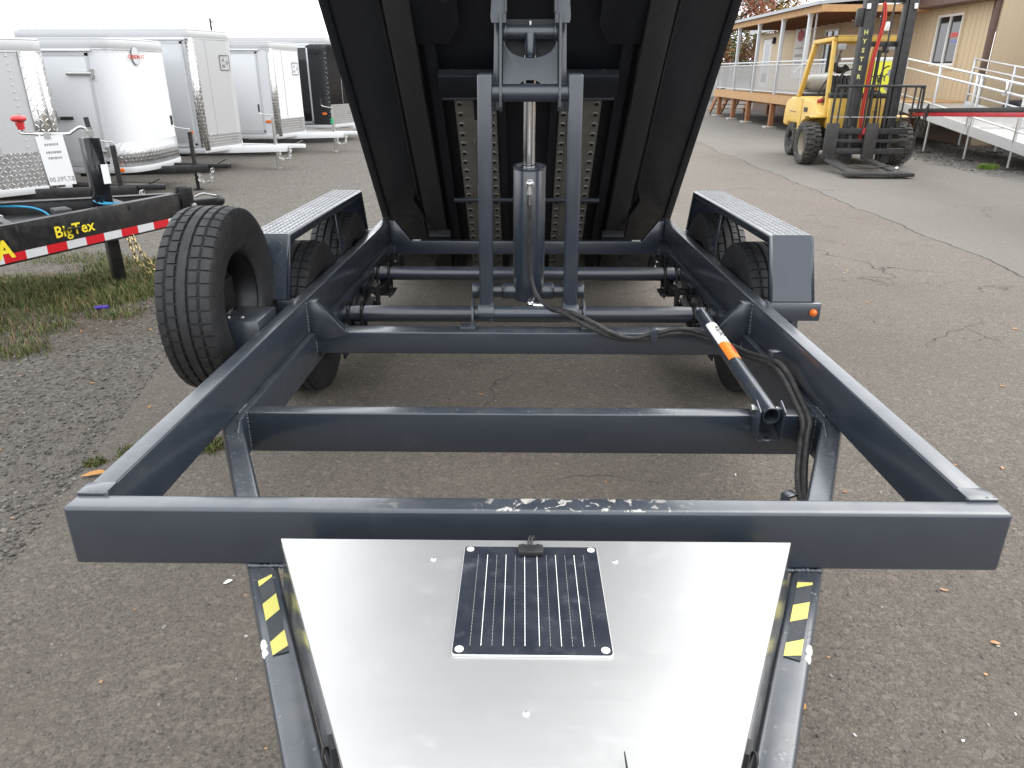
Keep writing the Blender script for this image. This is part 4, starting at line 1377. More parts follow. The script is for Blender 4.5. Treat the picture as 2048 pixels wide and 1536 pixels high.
# ------------------------------------------------------------------ enclosed cargo trailers
small_tyre = tyre_mesh('tyre', 0.31, 0.20, 0.19, 40)
small_rim = rim_mesh('wheel', 0.192, 0.15, ['galv', 'zinc'], dish=0.03, lug=5)
def cargo(name, label, loc, hw, nose, L, zb, zt, body, trim, nose_mat=None, rounded=False, door=None, corner_strip=None, tip_strip=False,
          guard=0.34, tongue='alu', tl=0.85, jack_mat='zinc', logo=None, marker=True, flat=0.06, tz=None, guard_mat='diamond', rz=0.0):
    t_ = thing(name, label, 'trailer', loc, rz, 'enclosed cargo trailers parked in a row')
    def foot(off=0.0, n_=10):
        w_ = hw + off
        pts = [(-L - off, -w_), (-nose - (0.16 if rounded else 0.0), -w_)]
        if rounded:
            for k in range(1, n_):
                q = k / n_
                # quarter-ellipse blend from side to nose
                x = -nose - 0.16 + (nose + 0.16 + off) * math.sin(q * math.pi / 2) ** 0.9
                y = -flat - (w_ - flat) * math.cos(q * math.pi / 2) ** 0.75
                pts.append((x, y))
        pts += [(off, -flat), (off, flat)]
        left = [(x, -y) for x, y in reversed(pts[:-2])]
        return pts + left
    b = MB().prism(foot(), 'z', zb, zt).build('body', body, t_, smooth=rounded, angle=25)
    MB().prism(foot(0.012), 'z', zt - 0.085, zt + 0.015).build('roof_trim', trim, t_, 0.006, 2, angle=25)
    MB().prism(foot(0.016), 'z', zb - 0.02, zb + 0.055).build('bottom_rail', 'alu_paint', t_, 0.004, 2, angle=25)
    MB().prism([(x * 0.985, y * 0.985) for x, y in foot()], 'z', zt + 0.0155, zt + 0.035).build('roof', 'trim_grey', t_, 0.01, angle=25)
    # stone guard: diamond plate sheet over the nose
    pts = foot(0.007)
    i0 = 1
    i1 = len(pts) - 1
    strip = pts[i0:i1]
    m = MB()
    for a_, b_ in zip(strip[:-1], strip[1:]):
        m.quad((a_[0], a_[1], zb + 0.056), (b_[0], b_[1], zb + 0.056), (b_[0], b_[1], zb + guard), (a_[0], a_[1], zb + guard))
    o = boxuv(m.build('stone_guard', guard_mat, t_, smooth=rounded, weld=True), rounded)
    sol = o.modifiers.new('thick', 'SOLIDIFY')
    sol.thickness = 0.003
    if nose_mat:
        m = MB()
        st = foot(0.004)[1:-1]
        for a_, b_ in zip(st[:-1], st[1:]):
            m.quad((a_[0], a_[1], zb + guard), (b_[0], b_[1], zb + guard), (b_[0], b_[1], zt - 0.086), (a_[0], a_[1], zt - 0.086))
        o = m.build('nose_panel', nose_mat, t_, smooth=rounded, weld=True)
        sol = o.modifiers.new('thick', 'SOLIDIFY')
        sol.thickness = 0.002
    st = foot(0.013)
    MB().prism(st, 'z', zt - 0.100, zt - 0.0855).build('trim_lip', 'alu', t_, angle=25)
    # rivet rows along the roof trim and nose edges
    m = MB()
    fp = foot(0.006)[1:]
    fp = fp[:len(fp) // 2 + 1] if rounded else fp[:2]
    p_prev = Vector((-L, -hw - 0.004, 0))
    for q_ in fp:
        q_ = Vector((q_[0], q_[1], 0))
        n_ = max(1, int((q_ - p_prev).length / 0.09))
        for k in range(n_):
            p_ = p_prev.lerp(q_, k / n_)
            m.ball((p_.x, p_.y, zt - 0.125), 0.006, 6, 4)
            m.ball((p_.x, p_.y, zb + guard - 0.015), 0.006, 6, 4) if p_.x > -nose - 0.05 else None
        p_prev = q_
    for k in range(22):
        m.ball((-nose - 0.17 if rounded else -nose - 0.06, -hw - 0.003, zb + 0.1 + (zt - zb - 0.25) * k / 21), 0.006, 6, 4)
    stuff(m.build('rivets', 'alu', t_))
    # panel seams on the nose
    cx_, cy_ = -nose, -hw
    for q in (0.42,):
        x = cx_ + (0 - cx_) * q
        y = cy_ + (-flat - cy_) * q
        if not rounded:
            dx, dy = (0 - cx_), (-flat - cy_)
            l_ = math.hypot(dx, dy)
            nx, ny = dy / l_, -dx / l_
            MB().box((x - nx * -0.006, y + ny * 0.006, (zb + guard + zt) / 2 - 0.05), (0.006, 0.006, zt - zb - guard - 0.1), (0, 0, math.atan2(dy, dx))).build('seam', 'alu_paint', t_)
    if corner_strip:
        dx, dy = (0 - cx_), (-flat - cy_)
        ang = math.atan2(dy, dx)
        m = MB()
        d1 = Vector((dx, dy, 0)).normalized()
        n1 = Vector((d1.y, -d1.x, 0))
        c = Vector((cx_, cy_, 0))
        m.quad(c + n1 * 0.012 + Vector((0, 0, zb + 0.02)), c + d1 * 0.11 + n1 * 0.012 + Vector((0, 0, zb + 0.02)), c + d1 * 0.11 + n1 * 0.012 + Vector((0, 0, zt - 0.09)), c + n1 * 0.012 + Vector((0, 0, zt - 0.09)))
        m.quad(c + Vector((-0.05, -0.012, zb + 0.02)), c + n1 * 0.012 + Vector((0, 0, zb + 0.02)), c + n1 * 0.012 + Vector((0, 0, zt - 0.09)), c + Vector((-0.05, -0.012, zt - 0.09)))
        o = boxuv(m.build('corner_strip', 'diamond_bright', t_))
        sol = o.modifiers.new('thick', 'SOLIDIFY')
        sol.thickness = 0.002
    if tip_strip:
        m = MB()
        d1 = Vector((0 - cx_, -flat - cy_, 0)).normalized()
        n1 = Vector((d1.y, -d1.x, 0))
        e = Vector((0, -flat, 0))
        m.quad(e - d1 * 0.17 + n1 * 0.014 + Vector((0, 0, zb + 0.02)), e + n1 * 0.014 + Vector((0, 0, zb + 0.02)), e + n1 * 0.014 + Vector((0, 0, zt - 0.09)), e - d1 * 0.17 + n1 * 0.014 + Vector((0, 0, zt - 0.09)))
        m.quad(e + n1 * 0.014 + Vector((0, 0, zb + 0.02)), Vector((0.012, flat, zb + 0.02)), Vector((0.012, flat, zt - 0.09)), e + n1 * 0.014 + Vector((0, 0, zt - 0.09)))
        o = boxuv(m.build('tip_strip', 'diamond_bright', t_))
        sol = o.modifiers.new('thick', 'SOLIDIFY')
        sol.thickness = 0.002
        for k in range(14):
            for q in (0.30,):
                p = c_ = Vector((cx_, cy_, 0)).lerp(e, 1 - q) + n1 * 0.006
                z = zb + guard + 0.06 + k * (zt - zb - guard - 0.2) / 13
                MB().ball((p.x, p.y, z), 0.007, 8, 5).build('rivet', 'alu', t_)
    # side door
    if door:
        x0, x1, dm, frame_m, hinges = door
        z0, z1 = zb + 0.10, zt - 0.14
        y = -hw
        d = MB().span((x0 + 0.035, y - 0.014, z0 + 0.035), (x1 - 0.035, y - 0.002, z1 - 0.035)).build('door', dm, t_, 0.004)
        m = MB()
        m.span((x0, y - 0.020, z0), (x0 + 0.034, y - 0.001, z1))
        m.span((x1 - 0.034, y - 0.020, z0), (x1, y - 0.001, z1))
        m.span((x0, y - 0.020, z1 - 0.034), (x1, y - 0.0012, z1 + 0.02))
        m.span((x0, y - 0.020, z0 - 0.02), (x1, y - 0.0012, z0 + 0.034))
        m.build('frame', frame_m, d)
        m = MB().span((x0 - 0.03, y - 0.05, z1 + 0.021), (x1 + 0.05, y - 0.001, z1 + 0.04))
        m.build('drip_cap', 'white_paint', d, 0.004)
        if hinges:
            for z in (z1 - 0.24, z0 + 0.16):
                m = MB()
                m.cyl((x1 - 0.30, y - 0.035, z), (x1 + 0.02, y - 0.035, z), 0.022, 12)
                m.span((x1 + 0.0, y - 0.05, z - 0.055), (x1 + 0.035, y - 0.002, z + 0.055))
                m.build('strap_hinge', 'zinc', d)
            m = MB()
            zc = (z0 + z1) / 2 - 0.1
            m.bar((x0 + 0.02, y - 0.032, zc), (x0 + 0.32, y - 0.032, zc), 0.014, 0.03)
            m.span((x0 + 0.16, y - 0.03, zc - 0.06), (x0 + 0.19, y - 0.0145, zc + 0.09))
            m.build('bar_lock', 'zinc', d)
            MB().bar((x0 + 0.24, y - 0.04, zc), (x0 + 0.40, y - 0.04, zc), 0.022, 0.04).build('lock_grip', 'black_plastic', d, 0.004)
            MB().box((x0 + 0.12, y - 0.016, zc + 0.32), (0.12, 0.004, 0.09)).build('notice', 'alu_paint', d)
        else:
            MB().box((x0 + 0.16, y - 0.026, z0 + 0.07), (0.05, 0.03, 0.05)).build('door_hold', 'zinc', d, 0.006)
    if marker:
        MB().box((-nose - 0.17 if not rounded else -nose - 0.10, -hw - 0.006, zb + 0.30 if not rounded else zb + 0.02), (0.11, 0.02, 0.05)).build('marker_light', 'orange_lens', t_, 0.006)
    # tongue
    tz = tz if tz is not None else zb - 0.03
    th = 0.11
    for s in (-1, 1):
        m = MB().bar((-1.0, s * min(hw * 0.62, 0.62), tz - th / 2), (tl - 0.12, s * 0.05, tz - th / 2), 0.05, th)
        m.build('tongue_rail', tongue, t_, 0.005)
    m = MB()
    m.prism([(tl - 0.3, -0.09), (tl - 0.05, -0.05), (tl + 0.16, -0.04), (tl + 0.19, 0), (tl + 0.16, 0.04), (tl - 0.05, 0.05), (tl - 0.3, 0.09)], 'z', tz - 0.05, tz + 0.012)
    m.build('coupler', tongue if tongue != 'black_paint' else 'black_satin', t_, 0.008)
    MB().bar((tl + 0.0, 0, tz + 0.012), (tl + 0.14, 0, tz + 0.07), 0.02, 0.012).build('coupler_latch', 'zinc' if tongue != 'black_paint' else 'black_satin', t_)
    jx = tl - 0.32
    m = MB()
    m.cyl((jx, -0.03, tz - 0.06), (jx, -0.03, tz + 0.44), 0.03, 14)
    m.cyl((jx, -0.03, 0.015), (jx, -0.03, tz - 0.04), 0.024, 12)
    m.cyl((jx, -0.03, 0.0), (jx, -0.03, 0.014), 0.07, 14)
    jk = m.build('jack', jack_mat, t_)
    MB().path([(jx, -0.03, tz + 0.44), (jx, -0.03, tz + 0.48), (jx - 0.06, -0.05, tz + 0.485), (jx - 0.20, -0.08, tz + 0.52), (jx - 0.20, -0.08, tz + 0.60)], 0.008, 6, 3).build('crank', 'zinc', jk)
    MB().cyl((jx - 0.20, -0.08, tz + 0.54), (jx - 0.20, -0.08, tz + 0.66), 0.016, 10).build('crank_grip', 'black_plastic', jk)
    m = MB()
    for q in (-0.06, -0.11):
        chain(m, [(tl - 0.25, q, tz - th), (tl - 0.24, q - 0.02, tz - th - 0.09), (tl - 0.17, q - 0.03, tz - th - 0.14), (tl - 0.08, q - 0.03, tz - th - 0.10), (tl - 0.05, q, tz - 0.05)], 0.05, 0.006, 0.015)
    m.build('safety_chain', 'zinc', t_)
    # wheels under the middle of the body
    for s in (-1, 1):
        xw = -nose - (L - nose) * 0.62
        ww = link_obj('wheel', small_rim, t_, (xw, s * (hw - 0.02), 0.305), (0, 0, s * math.pi / 2))
        link_obj('tyre', small_tyre, ww)
        m = MB()
        fx = [(xw + 0.42 * math.cos(R(a_)), 0.33 + 0.38 * math.sin(R(a_))) for a_ in range(0, 181, 20)]
        for p, q in zip(fx[:-1], fx[1:]):
            m.quad((p[0], s * (hw + 0.001), p[1]), (q[0], s * (hw + 0.001), q[1]), (q[0], s * (hw + 0.12), q[1]), (p[0], s * (hw + 0.12), p[1]))
        o = m.build('wheel_fender', 'alu', t_, weld=True)
        sol = o.modifiers.new('thick', 'SOLIDIFY')
        sol.thickness = 0.004
    return t_

def nose_text(t_, body, size, mat, q, z, nose, hw, flat=0.06, off=0.012, **kw):
    c = Vector((-nose, -hw, 0))
    e = Vector((0, -flat, 0))
    d1 = (e - c).normalized()
    n1 = Vector((d1.y, -d1.x, 0))
    p = c.lerp(e, q) + n1 * off + Vector((0, 0, z))
    return text('emblem', body, size, mat, t_, p, d1, (0, 0, 1), **kw)

# silver trailer nearest, cut by the left edge
cargo('cargo_trailer', 'grey enclosed trailer with riveted nose and bright diamond plate strip at left edge', (-5.27, 8.62, 0), 0.82, 0.56, 3.4, 0.33, 1.86, 'silver_dark', 'trim_grey',
      tip_strip=True, guard=0.42, tongue='black_paint', tl=0.95, jack_mat='black_paint', marker=False, tz=0.36)
# white rounded-nose trailer with hinged door
ct = cargo('cargo_trailer', 'white rounded nose enclosed trailer with strap hinged side door and round red logo', (-5.08, 10.78, 0), 0.78, 0.18, 3.4, 0.34, 1.925, 'white_panel', 'trim_grey',
           rounded=True, door=(-1.14, -0.40, 'white_panel', 'alu_paint', True), guard=0.36, tongue='black_paint', tl=0.72, jack_mat='black_paint', tz=0.35)
def nose_pt(q):
    return Vector((-0.34 + 0.34 * math.sin(q * math.pi / 2) ** 0.9, -0.06 - 0.72 * math.cos(q * math.pi / 2) ** 0.75, 0))
qb = min((k / 200 for k in range(5, 196)), key=lambda q: abs((nose_pt(q).x - 5.08) / (nose_pt(q).y + 10.78) + 0.4888))
lg = nose_pt(qb) + Vector((0, 0, 1.76))
dr = (nose_pt(qb + 0.12) - nose_pt(qb - 0.12)).normalized()
nn = Vector((dr.y, -dr.x, 0))
m = MB()
Cc = Vector(lg) + nn * 0.016
m.poly([Cc + dr * (0.085 * math.cos(2 * math.pi * k / 28)) + Vector((0, 0, 0.115 * math.sin(2 * math.pi * k / 28))) for k in range(28)])
m.mat(1)
m.poly([Cc + nn * 0.002 + dr * (0.075 * math.cos(2 * math.pi * k / 28)) + Vector((0, 0, 0.105 * math.sin(2 * math.pi * k / 28))) for k in range(28)])
m.build('emblem', ['ink_grey', 'alu_paint'], ct)
text('emblem', 'CARSON XT', 0.062, 'red_text', ct, Cc + nn * 0.006 + Vector((0, 0, -0.015)), dr, (0, 0, 1), extrude=0.0006, bold=0.001)
# tall silver V-nose
ct = cargo('cargo_trailer', 'tall silver V-nose enclosed trailer with diamond plate corner strip and aluminium tongue', (-4.91, 13.25, 0), 0.85, 0.27, 2.95, 0.36, 2.14, 'silver_paint', 'trim_grey',
           nose_mat='silver_dark', corner_strip=True, door=(-1.45, -0.38, 'silver_paint', 'alu_paint', False), guard=0.26, tongue='white_paint', tl=0.95, tz=0.40)
def au_box(t_, z, nose, hw):
    nose_text(t_, 'A', 0.075, 'ink', 0.86, z + 0.04, nose, hw, extrude=0.0006)
    nose_text(t_, 'N', 0.075, 'ink', 0.86, z - 0.05, nose, hw, extrude=0.0006)
    nose_text(t_, 'U', 0.075, 'ink', 0.97, z + 0.0, nose, hw, extrude=0.0006)
    c = Vector((-nose, -hw, 0))
    e = Vector((0, -0.06, 0))
    d1 = (e - c).normalized()
    n1 = Vector((d1.y, -d1.x, 0))
    p = c.lerp(e, 0.91) + n1 * 0.011 + Vector((0, 0, z))
    m = MB()
    for dz in (-0.11, 0.11):
        m.bar(p - d1 * 0.12 + Vector((0, 0, dz)), p + d1 * 0.1 + Vector((0, 0, dz)), 0.004, 0.010)
    for dx in (-0.12, 0.1):
        m.bar(p + d1 * dx + Vector((0, 0, -0.11)), p + d1 * dx + Vector((0, 0, 0.11)), 0.010, 0.004, (1, 0, 0))
    m.build('emblem_frame', 'ink', t_)
au_box(ct, 1.70, 0.27, 0.85)
# white V-nose
ct = cargo('cargo_trailer', 'white V-nose enclosed trailer with flush side door and aluminium tongue', (-4.60, 16.2, 0), 0.95, 0.25, 3.6, 0.36, 2.06, 'white_panel', 'trim_grey',
           corner_strip=True, door=(-1.75, -0.50, 'white_panel', 'alu_paint', False), guard=0.34, tongue='white_paint', tl=0.95, tz=0.40)
au_box(ct, 1.62, 0.25, 0.95)
MB().box((0.62, -0.08, 0.62), (0.05, 0.02, 0.10)).build('tag', 'green_tag', ct)
# black trailer behind
ct = cargo('cargo_trailer', 'long black enclosed trailer with white roof trim farthest in the row', (-4.05, 19.3, 0), 1.15, 0.42, 6.2, 0.36, 2.24, 'black_gloss', 'trim_grey',
           door=(-1.75, -0.85, 'black_gloss', 'alu', False), guard=0.50, tongue='white_paint', tl=0.95, tz=0.40)
for k in range(13):
    MB().ball((-0.45, -1.152, 0.7 + 0.105 * k), 0.009, 8, 5).build('rivet', 'alu', ct)
MB().box((0.60, -0.08, 0.66), (0.05, 0.02, 0.12)).build('tag', 'green_tag', ct)
# ------------------------------------------------------------------ forklift (faces -Y; local origin on the ground between the front wheels)
fk = thing('forklift', 'yellow forklift with black mast parked on the driveway facing the camera', 'forklift', (6.00, 14.05, 0), R(-2))
big_tyre = tyre_mesh('tyre', 0.375, 0.27, 0.215, 26, 'rubber_old', 0.024, lugs=True)
rear_tyre = tyre_mesh('tyre', 0.315, 0.21, 0.165, 24, 'rubber_old', 0.018, lugs=True)
big_rim = rim_mesh('wheel', 0.217, 0.22, ['rim_dust', 'rim_dust'], dish=-0.05, lug=6, hub=0.07)
rear_rim = rim_mesh('wheel', 0.167, 0.17, ['black_satin', 'zinc'], dish=0.0, lug=6, hub=0.055)
for s in (-1, 1):
    ww = link_obj('wheel', big_rim, fk, (s * 0.80, 0.0, 0.372), (0.3, 0, 0 if s > 0 else math.pi))
    link_obj('tyre', big_tyre, ww)
    ww = link_obj('wheel', rear_rim, fk, (s * 0.53, 1.66, 0.312), (0.2, 0, 0 if s > 0 else math.pi))
    link_obj('tyre', rear_tyre, ww)
# body: side panels, counterweight, hood
hb = 0.60
side_prof = [(0.30, 0.40), (0.35, 0.62), (0.25, 0.74), (0.02, 0.80), (0.02, 0.86), (0.25, 0.88), (0.55, 1.02), (0.80, 1.08), (1.15, 1.10), (1.25, 1.12), (1.25, 0.36), (0.95, 0.22), (0.42, 0.22)]
m = MB().prism(side_prof, 'x', -hb, hb)
m.build('chassis', 'yellow', fk, 0.03, 3)
cw = [(1.22, 1.13), (1.95, 1.10), (2.22, 1.02), (2.30, 0.86), (2.32, 0.56), (2.05, 0.54), (1.98, 0.62), (1.40, 0.62), (1.32, 0.40), (1.22, 0.34)]
MB().prism(cw, 'x', -hb - 0.01, hb + 0.01).build('counterweight', 'yellow', fk, 0.05, 4)
MB().span((-0.58, 0.55, 0.60), (0.58, 1.40, 0.90)).build('engine_cover', 'black_satin', fk)
for s in (-1, 1):
    MB().prism([(0.40, 0.20), (0.40, 0.42), (1.27, 0.42), (1.27, 0.20), (1.20, 0.17), (0.47, 0.17)], 'x', s * 0.585, s * 0.64).build('step', 'yellow', fk, 0.02, 3)
    # wheel arch lip
    m = MB()
    pr = [(0.45 * math.cos(R(a_)), 0.38 + 0.45 * math.sin(R(a_))) for a_ in range(0, 116, 12)]
    for p, q in zip(pr[:-1], pr[1:]):
        m.quad((s * 0.58, p[0], p[1]), (s * 0.58, q[0], q[1]), (s * 0.86, q[0], q[1]), (s * 0.86, p[0], p[1]))
    o = m.build('fender', 'yellow', fk)
    sol = o.modifiers.new('thick', 'SOLIDIFY')
    sol.thickness = 0.02
MB().span((-0.56, -0.16, 0.62), (0.56, -0.02, 1.14)).build('cowl', 'yellow', fk, 0.02, 3)
MB().span((-0.57, -0.17, 1.141), (0.57, 0.06, 1.22)).build('dash', 'mast_black', fk, 0.015)
for x in (0.12, 0.22, 0.36, 0.45):
    MB().cyl((x, -0.161, 0.92 + 0.1 * ((x * 10) % 2 > 1)), (x, -0.168, 0.92 + 0.1 * ((x * 10) % 2 > 1)), 0.012, 8).build('bolt', 'zinc', fk)
# overhead guard
GT = 2.10
for s in (-1, 1):
    MB().bar((s * 0.57, -0.05, 0.80), (s * 0.56, 0.10, GT - 0.03), 0.065, 0.075, (0, 1, 0)).build('guard_post', 'yellow', fk, 0.01)
    MB().bar((s * 0.57, 1.62, 1.04), (s * 0.55, 1.10, GT - 0.05), 0.075, 0.11, (0, 1, 0)).build('guard_post', 'yellow', fk, 0.012)
    MB().bar((s * 0.56, 0.05, GT), (s * 0.56, 1.16, GT - 0.03), 0.06, 0.07).build('guard_rail', 'yellow', fk, 0.01)
MB().bar((-0.53, 0.06, GT), (0.53, 0.06, GT), 0.07, 0.10).build('guard_rail', 'yellow', fk, 0.01)
MB().bar((-0.53, 1.14, GT - 0.03), (0.53, 1.14, GT - 0.03), 0.06, 0.06).build('guard_rail', 'yellow', fk, 0.01)
for k in range(5):
    y = 0.22 + 0.18 * k
    MB().bar((-0.53, y, GT - 0.01), (0.53, y, GT - 0.01), 0.02, 0.045).build('guard_slat', 'yellow', fk)
MB().span((-0.60, 0.02, GT + 0.036), (0.58, 1.2, GT + 0.044)).build('guard_roof', 'wood_soffit', fk)
# seat, steering wheel, tank, pre-cleaner, lamps
m = MB()
m.span((-0.24, 0.62, 1.02), (0.24, 1.05, 1.14))
st = m.build('seat', 'seat_vinyl', fk, 0.04, 3)
m = MB()
for k in range(7):
    x = -0.21 + 0.07 * k
    m.bar((x, 1.02, 1.12), (x, 1.12, 1.50), 0.062, 0.10, (0, 1, 0))
m.build('backrest', 'seat_vinyl', st, 0.018, 2)
m = MB()
ring = []
qt = Euler((R(-62), 0, 0)).to_matrix()
for k in range(20):
    a_ = 2 * math.pi * k / 20
    ring.append(Vector((-0.12, 0.30, 1.44)) + qt @ Vector((0.19 * math.cos(a_), 0.19 * math.sin(a_), 0)))
m.path(ring, 0.014, 7, 1, True)
for a_ in (90, 210, 330):
    m.cyl(Vector((-0.12, 0.30, 1.44)), Vector((-0.12, 0.30, 1.44)) + qt @ Vector((0.19 * math.cos(R(a_)), 0.19 * math.sin(R(a_)), 0)), 0.010, 6)
m.cyl((-0.12, 0.30, 1.44), (-0.12, 0.05, 1.20), 0.03, 10)
m.build('steering_wheel', 'black_plastic', fk)
m = MB()
m.lathe([(-0.46, 0.001), (-0.46, 0.09), (-0.43, 0.13), (-0.38, 0.155), (0.34, 0.155), (0.39, 0.13), (0.42, 0.09), (0.42, 0.001)], 'x', 28, (0.0, 1.62, 1.36))
tk = m.build('gas_tank', 'tank_grey', fk, angle=50)
MB().pipe((-0.50, 1.62, 1.36), (-0.44, 1.62, 1.36), 0.12, 0.10, 24).build('collar', 'tank_grey', tk)
MB().path([(-0.5, 1.5, 1.22), (-0.25, 1.55, 1.20), (0.2, 1.5, 1.19), (0.3, 1.45, 1.2)], 0.02, 6).build('tank_strap', 'galv', tk)
MB().span((-0.52, 1.35, 1.12), (0.5, 1.85, 1.17)).build('tank_bracket', 'mast_black', fk, 0.01)
m = MB()
m.path([(-0.17, 1.02, 1.72), (-0.17, 1.02, 1.66), (-0.10, 1.02, 1.60), (0.0, 1.02, 1.60), (0.06, 1.02, 1.66)], 0.062, 12, 4)
m.build('intake_elbow', 'black_plastic', fk)
MB().cyl((-0.17, 1.02, 1.72), (-0.17, 1.02, 1.86), 0.095, 20).build('pre_cleaner', 'tank_grey', fk, 0.02)
m = MB()
for s in (-1, 1):
    m.span((s * 0.43 - 0.07, 0.03, GT - 0.19), (s * 0.43 + 0.07, 0.11, GT - 0.08))
    m.build('work_lamp', 'tank_grey', fk, 0.015, 2)
    m = MB()
MB().path([(-0.43, 0.06, GT - 0.19), (-0.46, 0.05, GT - 0.3), (-0.49, 0.04, GT - 0.55)], 0.012, 6).build('lamp_cable', 'black_plastic', fk)
MB().bar((-0.60, 0.16, GT - 0.1), (-0.60, 0.16, GT - 0.55), 0.02, 0.05, (1, 0, 0)).build('mirror_arm', 'black_plastic', fk)
m = MB()
m.path([(0.30, 0.1, 1.14), (0.30, 0.02, 1.5), (0.34, 0.0, 1.62), (0.42, 0.0, 1.66)], 0.012, 6)
m.path([(0.20, 0.1, 1.14), (0.21, 0.05, 1.42)], 0.010, 6)
m.build('lever', 'black_plastic', fk)
MB().box((0.36, 0.15, 1.95), (0.10, 0.08, 0.16)).build('fire_bottle', 'mast_black', fk, 0.01)
MB().cyl((0.30, 0.1, 2.22), (0.30, 0.1, 2.36), 0.045, 14, 0.03).build('beacon', 'window_white', fk, 0.01)
MB().path([(-0.57, 1.3, 1.75), (-0.65, 1.35, 1.70), (-0.73, 1.40, 1.62), (-0.80, 1.42, 1.55)], 0.008, 6).build('antenna', 'window_white', fk)
# junk in the side pocket
m = MB()
for k in range(5):
    m.ball((-0.5 + 0.05 * k, 0.6 + 0.03 * k, 1.06 + 0.01 * k), 0.035 + 0.01 * random.random(), 8, 6)
stuff(m.build('clutter', ['red_paint'], fk))
# mast: outer and inner uprights, cross ties, lift cylinders, chains and hose
MY = -0.62
for s in (-1, 1):
    m = MB()
    m.span((s * 0.27, MY - 0.07, 0.10), (s * 0.41, MY - 0.055, 2.95))
    m.span((s * 0.395, MY - 0.0545, 0.10), (s * 0.41, MY + 0.10, 2.95))
    m.span((s * 0.27, MY + 0.085, 0.10), (s * 0.3945, MY + 0.10, 2.95))
    m.build('mast_upright', 'mast_black', fk, 0.004)
    m = MB()
    m.span((s * 0.22, MY - 0.05, 0.10), (s * 0.262, MY - 0.035, 2.93))
    m.span((s * 0.222, MY - 0.0345, 0.10), (s * 0.236, MY + 0.07, 2.93))
    m.build('inner_upright', 'mast_black', fk, 0.004)
    MB().cyl((s * 0.33, MY + 0.15, 0.3), (s * 0.33, MY + 0.15, 2.5), 0.035, 14).build('lift_cylinder', 'mast_black', fk)
    MB().cyl((s * 0.37, MY - 0.085, 2.50), (s * 0.37, MY - 0.075, 2.58), 0.035, 12).build('roller_cap', 'zinc', fk)
    m = MB()
    m.span((s * 0.41, MY - 0.05, 2.25), (s * 0.52, MY + 0.05, 2.52))
    if s < 0:
        m.build('mast_box', 'mast_black', fk, 0.02)
for z in (0.35, 1.95, 2.60):
    MB().span((-0.22, MY + 0.04, z), (0.22, MY + 0.08, z + 0.08)).build('cross_tie', 'mast_black', fk, 0.004)
for x in (-0.10, 0.07):
    MB().bar((x, MY + 0.02, 0.5), (x, MY + 0.02, 2.7), 0.02, 0.03, (0, 1, 0)).build('lift_chain', 'mast_black', fk)
MB().cyl((-0.02, MY + 0.06, 0.3), (-0.02, MY + 0.06, 1.9), 0.03, 12).build('lift_cylinder', 'mast_black', fk)
m = MB()
m.path([(-0.12, MY, 2.60), (-0.10, MY - 0.01, 2.54), (-0.08, MY - 0.02, 2.35), (-0.10, MY - 0.01, 2.1), (-0.14, MY, 1.8), (-0.16, MY, 1.5), (-0.17, MY, 1.1), (-0.16, MY, 0.8), (-0.12, MY, 0.45)], 0.021, 8)
m.path([(-0.10, MY - 0.03, 2.60), (-0.08, MY - 0.04, 2.54), (-0.06, MY - 0.05, 2.35), (-0.08, MY - 0.04, 2.1), (-0.12, MY - 0.03, 1.8), (-0.14, MY - 0.03, 1.5), (-0.15, MY - 0.03, 1.1), (-0.14, MY - 0.03, 0.8), (-0.10, MY - 0.03, 0.45)], 0.012, 6)
m.build('mast_hose', 'red_hose', fk)
for k, ch in enumerate('HYSTER'):
    text('lettering', ch, 0.095, 'pale_text', fk, (-0.345, MY - 0.0715, 2.16 - 0.135 * k), (1, 0, 0), (0, 0, 1), extrude=0.0006, bold=0.002)
for s in (-1,):
    text('lettering', 'HYSTER 80', 0.085, 'red_text', fk, (s * (hb + 0.003), 0.72, 0.58), (0, -1, 0), (0, 0, 1), extrude=0.0006, bold=0.002)
# hydraulic lines, decals and small fittings
for k, x in enumerate((-0.20, 0.13, 0.18)):
    MB().path([(x, MY + 0.12, 0.45), (x + 0.02, MY + 0.16, 0.9), (x - 0.02, MY + 0.18, 1.25), (x * 0.8, -0.1, 1.2)], 0.011, 6).build('hydraulic_line', 'black_plastic', fk)
MB().span((-0.612, 0.86, 0.86), (-0.6105, 1.06, 0.94)).build('decal', 'ink', fk)
MB().span((-0.612, 0.52, 0.75), (-0.6105, 0.60, 0.83)).build('decal', 'label_white', fk)
MB().span((-0.622, 1.5, 0.83), (-0.6205, 1.9, 0.84)).build('panel_gap', 'ink', fk)
MB().span((-0.6025, 1.195, 0.4), (-0.6005, 1.205, 1.08)).build('panel_gap', 'ink', fk)
MB().span((-0.6025, 0.40, 0.665), (-0.6005, 1.2, 0.672)).build('panel_gap', 'ink', fk)
m = MB()
for k in range(6):
    m.cyl((-0.50 + 0.03 * k, 0.42, 1.0), (-0.51 + 0.035 * k, 0.36, 1.28 + 0.02 * (k % 2)), 0.009, 6)
m.build('control_levers', 'black_plastic', fk)
MB().path([(-0.42, 0.95, 1.14), (-0.40, 0.85, 1.30), (-0.30, 0.95, 1.42)], 0.015, 6).build('seat_belt', 'black_plastic', fk)
